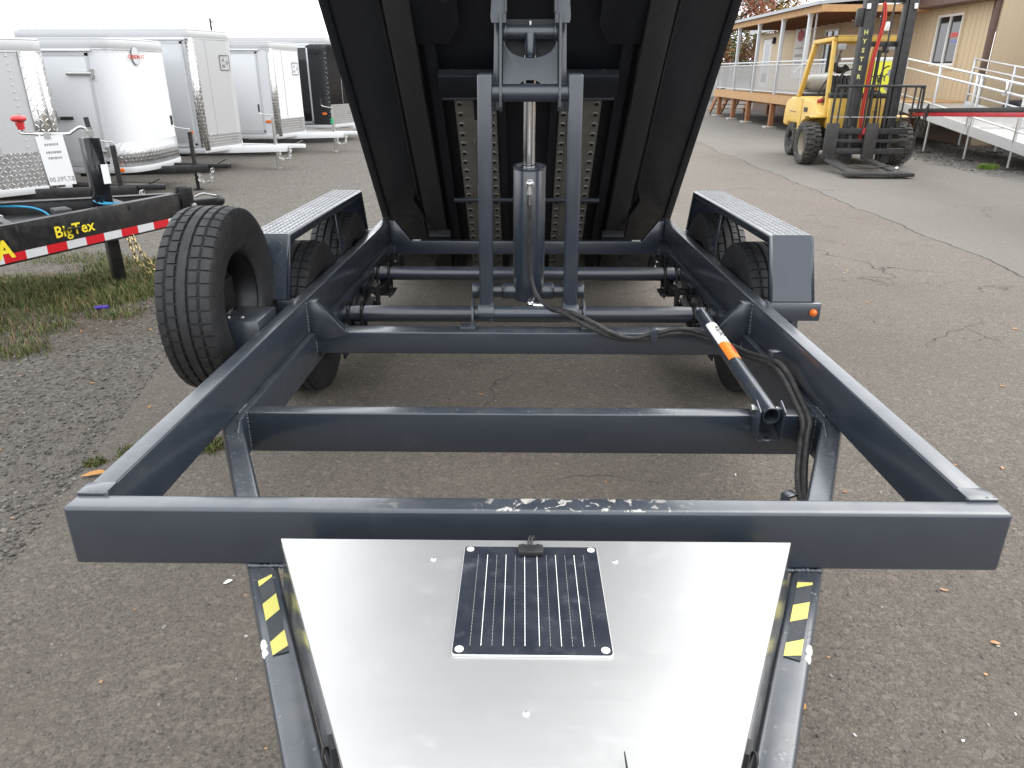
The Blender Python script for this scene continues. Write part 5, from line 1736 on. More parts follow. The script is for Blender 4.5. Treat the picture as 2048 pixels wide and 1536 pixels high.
# carriage, load backrest, forks
CY = MY - 0.12
for z in (0.63, 0.30):
    MB().span((-0.60, CY - 0.05, z - 0.05), (0.60, CY, z + 0.05)).build('carriage_bar', 'mast_black', fk, 0.006)
MB().span((-0.60, CY - 0.045, 0.44), (0.60, CY - 0.005, 0.50)).build('carriage_bar', 'mast_black', fk, 0.006)
for x in (-0.33, 0.33):
    MB().span((x - 0.025, CY - 0.02, 0.25), (x + 0.025, CY + 0.05, 0.70)).build('carriage_plate', 'mast_black', fk, 0.004)
m = MB()
BY = CY - 0.08
m.path([(-0.73, BY, 0.18), (-0.725, BY, 0.5), (-0.72, BY, 1.26), (-0.69, BY, 1.33), (-0.62, BY, 1.345), (0.62, BY, 1.345), (0.69, BY, 1.33), (0.72, BY, 1.26), (0.72, BY, 0.4), (0.66, BY, 0.2), (0.58, BY, 0.13)], 0.022, 8, 3)
bkr = m.build('load_backrest', 'mast_black', fk)
for x in (-0.62, -0.42, -0.18, 0.16, 0.42, 0.58, 0.67):
    MB().bar((x, BY, 0.70), (x, BY, 1.335), 0.026, 0.014, (0, 1, 0)).build('bar', 'mast_black', bkr)
MB().bar((-0.72, BY, 0.86), (0.70, BY, 0.86), 0.010, 0.012).build('bar', 'galv', bkr)
FT = []
for x0, x1, wd in ((-0.68, -0.62, 0.15), (-0.02, 0.16, 0.15)):
    m = MB()
    m.span((x0 - wd / 2 - 0.03, CY - 0.105, 0.17), (x0 + wd / 2 + 0.03, CY - 0.055, 0.76))
    a_, b_ = Vector((x0, CY - 0.09, 0.17)), Vector((x1, CY - 1.25, 0.045))
    m.bar(a_, b_, wd, 0.045)
    m.build('fork', 'fork_steel', fk, 0.006)
    FT.append(b_)
MB().box(((-0.68 + 0.16) / 2 + 0.02, CY - 1.17, 0.06), (1.04, 0.24, 0.055)).build('hitch_plate', 'mast_black', fk, 0.005)
m = MB().cyl((0.0, CY - 1.24, 0.085), (0.0, CY - 1.24, 0.13), 0.016, 12)
m.ball((0.0, CY - 1.24, 0.155), 0.03)
m.build('hitch_ball', 'steel_chrome', fk)
MB().path([(-0.45, CY - 0.7, 0.14), (-0.2, CY - 0.75, 0.11), (0.05, CY - 0.72, 0.13), (0.12, CY - 0.68, 0.14)], 0.012, 6).build('strap', 'fork_steel', fk)
m = MB()
chain(m, [(-0.74, BY - 0.03, 0.26), (-0.72, BY - 0.05, 0.20), (-0.62, BY - 0.2, 0.18), (-0.56, BY - 0.45, 0.13)], 0.05, 0.006, 0.016)
chain(m, [(-0.74, BY - 0.03, 0.24), (-0.71, BY - 0.06, 0.12), (-0.70, BY - 0.1, 0.09)], 0.05, 0.006, 0.016)
chain(m, [(0.72, BY, 0.28), (0.70, BY - 0.02, 0.2), (0.60, BY - 0.03, 0.11), (0.45, BY - 0.1, 0.06)], 0.05, 0.006, 0.016)
m.build('carriage_chain', 'fork_steel', fk)
MB().span((-0.16, CY - 0.075, 0.58), (-0.10, CY - 0.0505, 0.69)).span((-0.09, CY - 0.075, 0.66), (-0.02, CY - 0.0505, 0.72)).build('red_block', 'red_paint', fk)
MB().box((0.0, 0.35, 0.45), (1.1, 0.9, 0.35)).build('drive_unit', 'mast_black', fk, 0.02)
MB().box((0.0, 0.0, 0.36), (1.2, 0.22, 0.22)).build('drive_axle', 'mast_black', fk, 0.03)
MB().box((0.0, 1.66, 0.33), (0.85, 0.14, 0.14)).build('steer_axle', 'mast_black', fk, 0.02)

# ------------------------------------------------------------------ office building
ob = thing('office_building', 'tan plywood sided office building with brown trim and white framed windows', 'building', (10.2, 17.8, 0))
def wall_with_holes(y0, y1, z0, z1, holes, x0, x1, mat, name, parent):
    ys = sorted({y0, y1, *[h[0] for h in holes], *[h[1] for h in holes]})
    for a_, b_ in zip(ys[:-1], ys[1:]):
        hs_ = [h for h in holes if h[0] <= a_ and h[1] >= b_]
        zz = z0
        for h in sorted(hs_, key=lambda q: q[2]):
            if h[2] > zz:
                MB().span((x0, a_, zz), (x1, b_, h[2])).build(name, mat, parent, smooth=False)
            zz = h[3]
        if z1 > zz:
            MB().span((x0, a_, zz), (x1, b_, z1)).build(name, mat, parent, smooth=False)
# local y = world y - 17.8
holes = [(1.22, 2.36, 1.70, 2.83), (8.5, 9.65, 1.45, 2.85), (15.3, 16.5, 0.95, 2.82)]
wall_with_holes(0.08, 17.1, 0.35, 3.02, holes, 0.0, 0.12, 'siding', 'wall', ob)
MB().span((0.03, 0.08, 0.0), (0.10, 17.1, 0.3495)).build('skirting', 'skirt_brown', ob)
MB().span((-0.03, 0.0, 0.25), (0.10, 0.0795, 3.05)).build('corner_post', 'brown_trim', ob, 0.005)
MB().span((-0.025, 3.62, 0.35), (-0.001, 3.72, 2.98)).build('white_trim', 'window_white', ob)
MB().span((0.12, 17.02, 0.35), (9.0, 17.1, 3.0)).build('wall', 'siding', ob)
def window(y0, y1, z0, z1, parent, dark='glass_dark', mull=True, casing=True):
    m = MB()
    f_ = 0.05
    m.span((-0.012, y0, z0), (0.05, y0 + f_, z1))
    m.span((-0.012, y1 - f_, z0), (0.05, y1, z1))
    m.span((-0.0118, y0 + f_, z0), (0.05, y1 - f_, z0 + f_))
    m.span((-0.0118, y0 + f_, z1 - f_), (0.05, y1 - f_, z1))
    if mull:
        ym = (y0 + y1) / 2
        m.span((-0.008, ym - 0.022, z0 + f_), (0.045, ym + 0.022, z1 - f_))
    wd = m.build('window', 'window_white', parent)
    MB().span((0.030, y0 + f_, z0 + f_), (0.034, y1 - f_, z1 - f_)).build('pane', dark, wd, smooth=False)
    if casing:
        m = MB()
        c_ = 0.09
        m.span((-0.02, y0 - c_, z0 - c_), (-0.0005, y0 - 0.0005, z1 + c_))
        m.span((-0.02, y1 + 0.0005, z0 - c_), (-0.0005, y1 + c_, z1 + c_))
        m.span((-0.0198, y0 - 0.0005, z0 - c_), (-0.0005, y1 + 0.0005, z0 - 0.0005))
        m.span((-0.0198, y0 - 0.0005, z1 + 0.0005), (-0.0005, y1 + 0.0005, z1 + c_))
        m.build('casing', 'siding_plain', wd)
    return wd
t = NT('window_glass')
M['window_glass'] = t.done(t.mix(t.noise(3), (0.02, 0.022, 0.024), (0.035, 0.036, 0.038)), 0.04, 0, None, 0.8)
window(1.22, 2.36, 1.70, 2.83, ob, 'window_glass')
window(8.5, 9.65, 1.45, 2.85, ob, 'window_glass')
dr_ = MB().span((0.0, 15.34, 0.96), (0.05, 16.46, 2.80)).build('door', 'banner_white', ob, 0.004)
MB().span((-0.004, 15.55, 1.15), (-0.0005, 16.25, 2.65)).build('pane', 'window_glass', dr_)
MB().box((-0.06, 14.95, 2.72), (0.12, 0.16, 0.24)).build('wall_lamp', 'black_satin', ob, 0.02)
# neon sign behind the pane
t = NT('neon_red')
t.b.inputs['Emission Color'].default_value = (1.0, 0.08, 0.06, 1)
t.b.inputs['Emission Strength'].default_value = 0.25
M['neon_red'] = t.done((0.3, 0.03, 0.03), 0.4)
t = NT('neon_blue')
t.b.inputs['Emission Color'].default_value = (0.12, 0.2, 1.0, 1)
t.b.inputs['Emission Strength'].default_value = 0.25
M['neon_blue'] = t.done((0.05, 0.05, 0.3), 0.4)
sg = thing('neon_sign', 'small glowing red open sign with blue underline in office window', 'sign', (10.2, 17.8, 0))
text('letters', 'OPEN', 0.15, 'neon_red', sg, (0.026, 1.52, 2.36), (0, -1, 0), (0, 0, 1), extrude=0.001, bold=0.003)
MB().span((0.024, 1.36, 2.21), (0.027, 1.64, 2.235)).build('underline', 'neon_blue', sg)
# eave, roof
MB().prism([(-0.42, 3.03), (-0.42, 3.19), (4.6, 4.1), (9.4, 3.25), (9.4, 3.09), (4.6, 3.9)], 'y', -0.1, 17.3).build('roof', 'roof_metal', ob, smooth=False)
MB().span((-0.445, -0.12, 3.0), (-0.4205, 2.55, 3.20)).build('fascia', 'brown_trim', ob)
MB().span((-0.419, -0.1, 2.985), (-0.01, 2.55, 3.005)).build('soffit', 'brown_trim', ob)
# second wing set back on the right of the brown corner
wg = thing('office_wing', 'plain tan wing of the office set back right of the brown corner post', 'building', (12.6, 8.0, 0))
MB().span((0, -4.0, 0.0), (0.12, 9.86, 3.6)).build('wall', 'siding_plain', wg, smooth=False)
MB().span((-2.30, 9.735, 0.0), (-0.001, 9.79, 3.6)).build('return_wall', 'siding_plain', wg, smooth=False)
MB().prism([(-0.5, 3.55), (-0.5, 3.75), (4.0, 4.6), (4.0, 4.4)], 'y', -4.2, 9.9).build('roof', 'roof_metal', wg, smooth=False)

# ------------------------------------------------------------------ porch: deck, posts, railing, roof
pd = thing('porch', 'raised wooden porch deck with grey metal railing and shed roof along office', 'porch', (7.42, 17.8, 0))
# deck boards run across; edge shows their ends
nb = 90
m = MB()
for k in range(nb):
    y = 12.7 * k / nb
    b = MB().span((0.0, y + 0.003, 0.905), (2.77, y + 12.7 / nb - 0.003, 0.94))
    b.build('deck_board', 'wood_new', pd, smooth=False)
MB().span((-0.03, 0.0, 0.70), (0.01, 12.7, 0.904)).build('rim_joist', 'wood_new', pd, smooth=False)
MB().span((0.0105, 0.0, 0.70), (1.0, 0.04, 0.904)).build('rim_joist', 'wood_new', pd, smooth=False)
MB().span((0.2, 0.1, 0.62), (0.3, 12.6, 0.70)).build('beam', 'wood_post', pd, smooth=False)
MB().span((1.9, 0.1, 0.62), (2.0, 12.6, 0.70)).build('beam', 'wood_post', pd, smooth=False)
for y in (1.0, 3.3, 5.7, 8.2, 10.05, 12.1):
    MB().span((0.0, y - 0.07, 0.04), (0.14, y + 0.07, 0.70)).build('deck_post', 'wood_post', pd, 0.006)
    MB().span((-0.12, y - 0.16, 0.0), (0.2, y + 0.16, 0.05)).build('footing', 'concrete', pd, 0.01)
    MB().span((1.9, y - 0.07, 0.04), (2.0, y + 0.07, 0.62)).build('deck_post', 'wood_post', pd, 0.006)
posts = [12.6, 10.2, 7.9, 5.62, 3.5]
for y in posts:
    MB().span((0.0, y - 0.05, 0.9405), (0.10, y + 0.05, 3.0)).build('post', 'alu_paint', pd, 0.006)
    MB().box((0.05, y, 2.96), (0.13, 0.13, 0.14)).build('post_cap', 'alu_paint', pd, 0.006)
ry = [12.6, 10.2, 7.9, 5.62, 3.5, 1.75, 0.05]
for a_, b_ in zip(ry[1:], ry[:-1]):
    m = MB()
    m.cyl((0.05, a_ + 0.05, 1.83), (0.05, b_ - 0.05, 1.83), 0.026, 10)
    rl = m.build('railing', 'alu_paint', pd)
    MB().span((0.03, a_ + 0.05, 1.735), (0.07, b_ - 0.05, 1.765)).build('rail', 'alu_paint', rl)
    MB().span((0.03, a_ + 0.05, 1.00), (0.07, b_ - 0.05, 1.03)).build('rail', 'alu_paint', rl)
    m = MB()
    n = int((b_ - a_ - 0.1) / 0.105)
    for k in range(1, n):
        y = a_ + 0.05 + (b_ - a_ - 0.1) * k / n
        m.span((0.041, y - 0.011, 1.031), (0.059, y + 0.011, 1.734))
    stuff(m.build('balusters', 'alu_paint', rl, smooth=False))
for y in (1.75, 0.05):
    MB().span((0.02, y - 0.03, 0.9405), (0.08, y + 0.03, 1.82)).build('post', 'alu_paint', pd, 0.004)
# end railing towards the ramp
m = MB().cyl((0.08, 0.05, 1.83), (0.95, 0.05, 1.83), 0.026, 10)
rl = m.build('railing', 'alu_paint', pd)
m = MB()
for k in range(1, 9):
    x = 0.08 + 0.87 * k / 9
    m.span((x - 0.011, 0.041, 1.031), (x + 0.011, 0.059, 1.8))
m.span((0.08, 0.03, 1.0), (0.95, 0.07, 1.03))
stuff(m.build('balusters', 'alu_paint', rl, smooth=False))
# porch roof
MB().prism([(-0.12, 3.10), (-0.12, 3.18), (2.70, 3.42), (2.70, 3.34)], 'y', 2.60, 12.9).build('roof', 'roof_metal', pd, smooth=False)
MB().span((-0.02, 2.70, 2.94), (0.12, 12.75, 3.0995)).build('beam', 'wood_new', pd, smooth=False)
MB().span((-0.02, 2.60, 2.94), (2.7, 2.6995, 3.0995)).build('beam', 'wood_new', pd, smooth=False)
MB().span((0.1205, 2.71, 3.06), (2.69, 12.7, 3.0985)).build('soffit', 'wood_soffit', pd, smooth=False)
for k in range(16):
    y = 2.95 + 0.63 * k
    MB().span((0.1205, y, 2.98), (2.69, y + 0.04, 3.0595)).build('rafter', 'wood_soffit', pd, smooth=False)
m = MB()
chain(m, [(0.05, 3.05, 2.93), (0.05, 3.05, 2.05)], 0.06, 0.008, 0.018)
m.build('rain_chain', 'galv', pd)
# far stair
stn = thing('stair', 'wooden stair stringers at the far end of the porch', 'stairs', (7.6, 30.5, 0))
for x in (0.0, 0.45, 0.9, 1.35):
    MB().bar((x, 0.05, 0.85), (x, 1.3, 0.05), 0.05, 0.22).build('stringer', 'wood_post', stn)
for k in range(4):
    MB().span((-0.05, 0.1 + 0.28 * k, 0.72 - 0.18 * k), (1.4, 0.36 + 0.28 * k, 0.75 - 0.18 * k)).build('tread', 'wood_new', stn)

# banners
bn = MB().span((-0.012, 0, 0), (0, 1.15, 1.75)).build('banner', 'banner_white', None, loc=(10.17, 29.1, 1.35))
tag(bn, 'white vertical banner with red oval logo on office wall behind porch', 'banner')
m = MB().poly([(-0.016, 0.58 + 0.36 * math.cos(2 * math.pi * k / 24), 1.42 + 0.19 * math.sin(2 * math.pi * k / 24)) for k in range(24)])
m.build('logo', 'banner_red', bn)
m = MB()
for z, h_ in ((0.98, 0.05), (0.70, 0.11), (0.48, 0.11), (0.24, 0.07)):
    k = 0.2
    while k < 0.95:
        b_ = 0.05 + random.random() * 0.08
        m.quad((-0.016, k, z), (-0.016, k + b_, z), (-0.016, k + b_, z + h_), (-0.016, k, z + h_))
        k += b_ + 0.03
stuff(m.build('print', 'ink_grey', bn, smooth=False))
yb_ = MB().span((0, -0.01, 0), (0.86, 0, 0.76)).build('banner', 'banner_yellow', None, loc=(7.44, 17.72, 1.04))
tag(yb_, 'bright yellow banner with black lettering tied behind the forklift mast', 'banner')
MB().span((0, -0.014, 0.74), (0.86, -0.0101, 0.79)).build('hem', 'banner_white', yb_)
text('lettering', 'B  TEY', 0.21, 'ink', yb_, (0.36, -0.012, 0.36), (1, 0, 0.15), (0, 0, 1), extrude=0.0006, bold=0.003)
text('lettering', 'RE', 0.12, 'red_text', yb_, (0.42, -0.012, 0.17), (1, 0, 0), (0, 0, 1), extrude=0.0006, bold=0.003)
m = MB()
for c_, r_ in (((0.74, 0.5), 0.10), ((0.8, 0.4), 0.08), ((0.70, 0.2), 0.07), ((0.78, 0.14), 0.08)):
    m.poly([(c_[0] + r_ * (1 + 0.25 * math.sin(k * 2.3)) * math.cos(2 * math.pi * k / 16), -0.0115, c_[1] + r_ * (1 + 0.2 * math.cos(k * 1.7)) * math.sin(2 * math.pi * k / 16)) for k in range(16)])
m.build('picture', 'ink_grey', yb_, smooth=False)

# ------------------------------------------------------------------ aluminium access ramp
rp_ = thing('access_ramp', 'aluminium wheelchair ramp with handrails leading up to the porch', 'ramp', (8.45, 13.2, 0))
def rz_(y):          # surface height along the ramp, local y from 0 (near) to 4.6 (porch)
    return 0.42 + (0.92 - 0.42) * y / 4.6
W_ = 1.5
for a_, b_ in ((-2.6, 1.5), (1.56, 4.55)):
    n = int((b_ - a_) / 0.16)
    for k in range(n):
        y0 = a_ + (b_ - a_) * k / n
        y1 = a_ + (b_ - a_) * (k + 1) / n - 0.006
        m = MB()
        m._add([(0.03, y0, rz_(y0)), (W_ - 0.03, y0, rz_(y0)), (W_ - 0.03, y1, rz_(y1)), (0.03, y1, rz_(y1)),
                (0.03, y0, rz_(y0) - 0.02), (W_ - 0.03, y0, rz_(y0) - 0.02), (W_ - 0.03, y1, rz_(y1) - 0.02), (0.03, y1, rz_(y1) - 0.02)],
               [(0, 1, 2, 3), (7, 6, 5, 4), (0, 4, 5, 1), (1, 5, 6, 2), (2, 6, 7, 3), (3, 7, 4, 0)])
        m.build('ramp_plank', 'alu', rp_, smooth=False)
    for x in (0.0, W_):
        MB().prism([(a_, rz_(a_) + 0.05), (b_, rz_(b_) + 0.05), (b_, rz_(b_) - 0.13), (a_, rz_(a_) - 0.13)], 'x', x - 0.02, x + 0.02).build('stringer', 'alu_paint', rp_, 0.0015, 1)
for x in (0.0, W_):
    for y in (-1.4, 0.1, 1.48, 1.62, 3.0, 4.5):
        zt_ = rz_(y) + 0.92
        MB().span((x - 0.022 + (0.043 if x == 0 else -0.043) * 0, y - 0.022, rz_(y) + 0.0), (x + 0.022, y + 0.022, zt_)).build('post', 'alu', rp_, 0.004)
    for y in (-1.4, 0.1, 1.48, 3.0, 4.4):
        MB().cyl((x, y, 0.02), (x, y, rz_(y) - 0.02), 0.022, 10).build('leg', 'alu', rp_)
        MB().cyl((x, y, 0.0), (x, y, 0.025), 0.16, 18, 0.15).build('foot_pad', 'pad_black', rp_)
    for dz in (0.92, 0.74):
        MB().cyl((x, -2.0, rz_(-2.0) + dz), (x, 4.55, rz_(4.55) + dz), 0.021, 10).build('handrail', 'alu', rp_)
    MB().cyl((x, -2.0, rz_(-2.0) + 0.20), (x, 4.55, rz_(4.55) + 0.20), 0.018, 8).build('handrail', 'alu', rp_)
    MB().path([(x, 0.75, rz_(0.75) + 0.92), (x - 0.05, 0.60, rz_(0.6) + 0.90), (x - 0.07, 0.55, rz_(0.55) + 0.80), (x - 0.05, 0.6, rz_(0.6) + 0.72), (x, 0.75, rz_(0.75) + 0.70)], 0.02, 8).build('rail_loop', 'alu', rp_)

# ------------------------------------------------------------------ black topped red beam in front of the ramp
rb = thing('trailer_beam', 'long black topped red steel trailer beam jutting in front of ramp', 'beam', (0, 0, 0))
q0, q1 = Vector((6.60, 13.42, 0.985)), Vector((5.93, 7.2, 1.29))
d_ = (q1 - q0)
m = MB().bar(q0 + Vector((0.14, 0, -0.028)), q1 + Vector((0.14, 0, -0.028)), 0.28, 0.058)
m.build('top_timber', 'fork_steel', rb, 0.006)
m = MB().bar(q0 + Vector((0.14, 0, -0.089)), q1 + Vector((0.14, 0, -0.089)), 0.25, 0.06)
m.build('steel_channel', 'red_paint', rb, 0.006)
for x in (5.75, 6.6):
    ww = link_obj('wheel', small_rim, rb, (x, 7.4, 0.31), (0, 0, 0 if x > 6 else math.pi))
    link_obj('tyre', small_tyre, ww)
MB().span((6.05, 7.3, 0.3), (6.3, 7.5, 1.16)).build('stand', 'red_paint', rb)
MB().cyl((5.7, 7.4, 0.31), (6.65, 7.4, 0.31), 0.03).build('axle', 'black_paint', rb)
m = MB()
e0 = q0.lerp(q1, 0.13)
chain(m, [e0 + Vector((-0.01, 0, 0.06)), e0 + Vector((-0.03, 0, -0.1)), e0 + Vector((-0.06, 0.02, -0.30)), e0 + Vector((-0.10, 0.03, -0.46))], 0.06, 0.007, 0.018)
chain(m, [e0 + Vector((0.0, 0, 0.06)), e0 + Vector((-0.02, -0.02, -0.1)), e0 + Vector((-0.02, -0.02, -0.32)), e0 + Vector((-0.04, 0, -0.40))], 0.06, 0.007, 0.018)
m.build('chain', 'fork_steel', rb)

# ------------------------------------------------------------------ dark car behind the ramp
cr_ = thing('parked_car', 'dark navy car parked behind the ramp against the set back wing', 'car', (11.45, 15.3, 0))
prof = [(-2.2, 0.30), (-2.25, 0.60), (-2.1, 0.78), (-1.1, 0.92), (-0.3, 1.38), (0.9, 1.40), (1.55, 1.02), (2.15, 0.99), (2.25, 0.75), (2.2, 0.32), (1.75, 0.26), (-1.8, 0.26)]
MB().prism(prof, 'x', -0.82, 0.82).build('body', 'navy_car', cr_, 0.07, 4)
for s in (-1, 1):
    MB().prism([(-0.85, 0.98), (-0.25, 1.32), (0.85, 1.33), (1.35, 1.02)], 'x', s * 0.815, s * 0.828).build('window', 'glass_dark', cr_, 0.004)
    for y in (-1.35, 1.35):
        ww = link_obj('wheel', small_rim, cr_, (s * 0.76, y, 0.31), (0, 0, 0 if s > 0 else math.pi))
        link_obj('tyre', small_tyre, ww)
MB().span((-0.7, 2.235, 0.70), (0.7, 2.262, 0.82)).build('tail_lamp', 'red_lens', cr_, 0.01)

# ------------------------------------------------------------------ trees with autumn foliage
def leaf_mat(name):
    t = NT(name)
    at = t.n.new('ShaderNodeAttribute')
    at.attribute_name = 'leaf'
    m_ = t.done(at.outputs['Color'], 0.7, 0, None, 0.3)
    return m_
M['leaves'] = leaf_mat('leaves')
def tree(name, label, loc, h, rad, palette, n=5200, seed=1):
    rnd = random.Random(seed)
    t_ = thing(name, label, 'tree', loc, 0, 'autumn trees behind the porch')
    m = MB()
    m.path([(0, 0, 0), (0.1, 0.05, h * 0.25), (0.0, 0.1, h * 0.5), (0.15, 0, h * 0.8)], 0.16, 8, 4)
    tips = []
    for k in range(16):
        a_ = rnd.random() * 6.28
        z = h * (0.22 + 0.6 * rnd.random())
        L = rad * (0.55 + 0.4 * rnd.random()) * (1.05 - abs(z / h - 0.5))
        e = Vector((math.cos(a_) * L, math.sin(a_) * L, z + L * 0.55))
        m.path([(0.05, 0.05, z), (e.x * 0.5, e.y * 0.5, (z + e.z) / 2 + 0.15), e], 0.05, 6, 3)
        tips.append(e)
    m.build('trunk', 'bark', t_)
    clumps = [(e, rad * (0.28 + 0.2 * rnd.random()), rnd.choice(palette)) for e in tips]
    for k in range(26):
        a_ = rnd.random() * 6.28
        z = h * (0.18 + 0.78 * rnd.random())
        rr_ = rad * (1.0 - 0.75 * abs(z / h - 0.48)) * rnd.random() ** 0.5
        clumps.append((Vector((math.cos(a_) * rr_, math.sin(a_) * rr_, z)), rad * (0.2 + 0.2 * rnd.random()), rnd.choice(palette)))
    vs, fs, cs = [], [], []
    for i in range(n):
        c, r_, pc_ = rnd.choice(clumps)
        d = Vector((rnd.gauss(0, 1), rnd.gauss(0, 1), rnd.gauss(0, 1))).normalized() * (r_ * rnd.random() ** 0.4)
        p = c + d
        s_ = 0.05 + 0.06 * rnd.random()
        u = Vector((rnd.gauss(0, 1), rnd.gauss(0, 1), rnd.gauss(0, 1))).normalized()
        v_ = u.orthogonal().normalized()
        o = len(vs)
        vs += [p + u * s_ * 1.3, p + v_ * s_ * 0.6, p - u * s_ * 1.3, p - v_ * s_ * 0.6]
        fs.append((o, o + 1, o + 2, o + 3))
        j = 0.65 + 0.7 * rnd.random()
        cs.append((pc_[0] * j, pc_[1] * j, pc_[2] * j, 1))
    me = bpy.data.meshes.new('crown')
    me.from_pydata(vs, [], fs)
    ca = me.color_attributes.new('leaf', 'FLOAT_COLOR', 'CORNER')
    ca.data.foreach_set('color', [x for c in cs for q in range(4) for x in c])
    me.materials.append(M['leaves'])
    link_obj('crown', me, t_)
    return t_
ORG, RED, GRN, YLW, BRN = (0.30, 0.12, 0.03), (0.20, 0.06, 0.03), (0.07, 0.09, 0.025), (0.32, 0.20, 0.05), (0.12, 0.07, 0.03)
tree('maple_tree', 'orange and rust coloured tree left of the porch roof', (12.4, 49, 0), 7.6, 2.6, [ORG, RED, RED, BRN, GRN], 9000, 3)
tree('maple_tree', 'green and orange tree reaching above the porch gutter', (15.0, 52, 0), 7.0, 2.7, [GRN, GRN, ORG, YLW], 9000, 5)
tree('maple_tree', 'yellow brown tree behind the porch door end', (17.6, 50, 0), 5.2, 2.3, [YLW, BRN, ORG, GRN], 7000, 8)
tree('maple_tree', 'dark rust tree low beside the raised bed', (10.4, 53, 0), 5.6, 2.4, [RED, BRN, GRN], 6000, 11)
# utility pole far left
up_ = thing('utility_pole', 'thin dark utility pole rising above the silver trailer roof', 'pole', (-23.2, 60, 0))
MB().cyl((0, 0, 0), (0, 0, 5.2), 0.10, 8, 0.08).build('shaft', 'bark', up_)
MB().box((0.12, 0, 4.95), (0.35, 0.08, 0.08)).build('bracket', 'bark', up_)

# ------------------------------------------------------------------ grass, weeds, gravel, leaves
def blades(name, regions, n, hmin, hmax, label, cat, seed=2, cols=None):
    rnd = random.Random(seed)
    vs, fs, cs = [], [], []
    cols = cols or [(0.075, 0.11, 0.028), (0.11, 0.15, 0.04), (0.07, 0.10, 0.025), (0.055, 0.075, 0.02), (0.21, 0.165, 0.085), (0.16, 0.16, 0.06), (0.17, 0.12, 0.06)]
    tot = sum(r_[2] * r_[3] for r_ in regions)
    for (cx, cy, rx, ry, dens, hs_) in regions:
        k = int(n * rx * ry / tot * dens)
        for i in range(k):
            a_ = rnd.random() * 6.28
            q = math.sqrt(rnd.random())
            q = q * (0.75 + 0.35 * math.sin(a_ * 3 + cx * 5) * math.cos(a_ * 2 + cy))
            x, y = cx + rx * q * math.cos(a_) + rnd.gauss(0, 0.10) * rx, cy + ry * q * math.sin(a_) + rnd.gauss(0, 0.12) * ry
            h_ = (hmin + (hmax - hmin) * rnd.random() ** 2) * hs_
            az = rnd.random() * 6.28
            lean = h_ * (0.2 + 0.7 * rnd.random())
            wd = 0.0016 + 0.0022 * rnd.random()
            dx, dy = math.cos(az), math.sin(az)
            o = len(vs)
            vs += [(x - dy * wd, y + dx * wd, 0), (x + dy * wd, y - dx * wd, 0),
                   (x + dx * lean * 0.35 + dy * wd * 0.7, y + dy * lean * 0.35 - dx * wd * 0.7, h_ * 0.62), (x + dx * lean * 0.35 - dy * wd * 0.7, y + dy * lean * 0.35 + dx * wd * 0.7, h_ * 0.62),
                   (x + dx * lean, y + dy * lean, h_)]
            fs += [(o, o + 1, o + 2, o + 3), (o + 3, o + 2, o + 4)]
            c = rnd.choice(cols)
            j = 0.7 + 0.6 * rnd.random()
            cs += [(c[0] * j, c[1] * j, c[2] * j, 1)] * 7
    me = bpy.data.meshes.new(name)
    me.from_pydata(vs, [], fs)
    ca = me.color_attributes.new('leaf', 'FLOAT_COLOR', 'CORNER')
    ca.data.foreach_set('color', [x for c in cs for x in c])
    me.materials.append(M['leaves'])
    o = link_obj(name, me)
    tag(o, label, cat)
    return stuff(o)
reg = [(-3.55, 5.45, 0.75, 0.65, 1.5, 1.0), (-4.3, 5.3, 0.8, 0.6, 1.5, 1.1), (-2.95, 5.6, 0.45, 0.6, 1.3, 0.9), (-3.3, 6.3, 0.8, 0.35, 0.6, 0.6), (-4.0, 6.5, 0.7, 0.3, 0.35, 0.5),
       (-3.2, 4.55, 0.35, 0.3, 0.5, 0.6), (-2.85, 4.85, 0.25, 0.2, 0.6, 0.6), (-3.05, 4.1, 0.22, 0.2, 0.6, 0.8), (-3.9, 4.6, 0.6, 0.35, 0.9, 0.9)]
blades('grass', reg, 46000, 0.008, 0.09, 'patch of short weedy grass under the black trailer tongue', 'grass', 2)
blades('weeds', [(-1.66, 2.86, 0.18, 0.10, 1.3, 0.7), (-1.42, 2.93, 0.10, 0.07, 1.3, 0.7), (-1.86, 2.76, 0.06, 0.05, 1.0, 0.5)], 3600, 0.015, 0.05, 'small green weeds beside the left frame rail', 'weeds', 4)
blades('weeds', [(8.12, 13.36, 0.20, 0.14, 1.0, 1.0)], 1200, 0.04, 0.11, 'bright grass tuft beside the ramp foot pad', 'weeds', 6, [(0.16, 0.24, 0.04), (0.12, 0.2, 0.03)])
blades('weeds', [(-1.2, 9.6, 0.45, 0.3, 1.0, 0.7), (-2.3, 8.2, 0.5, 0.3, 0.5, 0.6)], 2600, 0.02, 0.06, 'thin weeds on the gravel behind the left fender', 'weeds', 9)

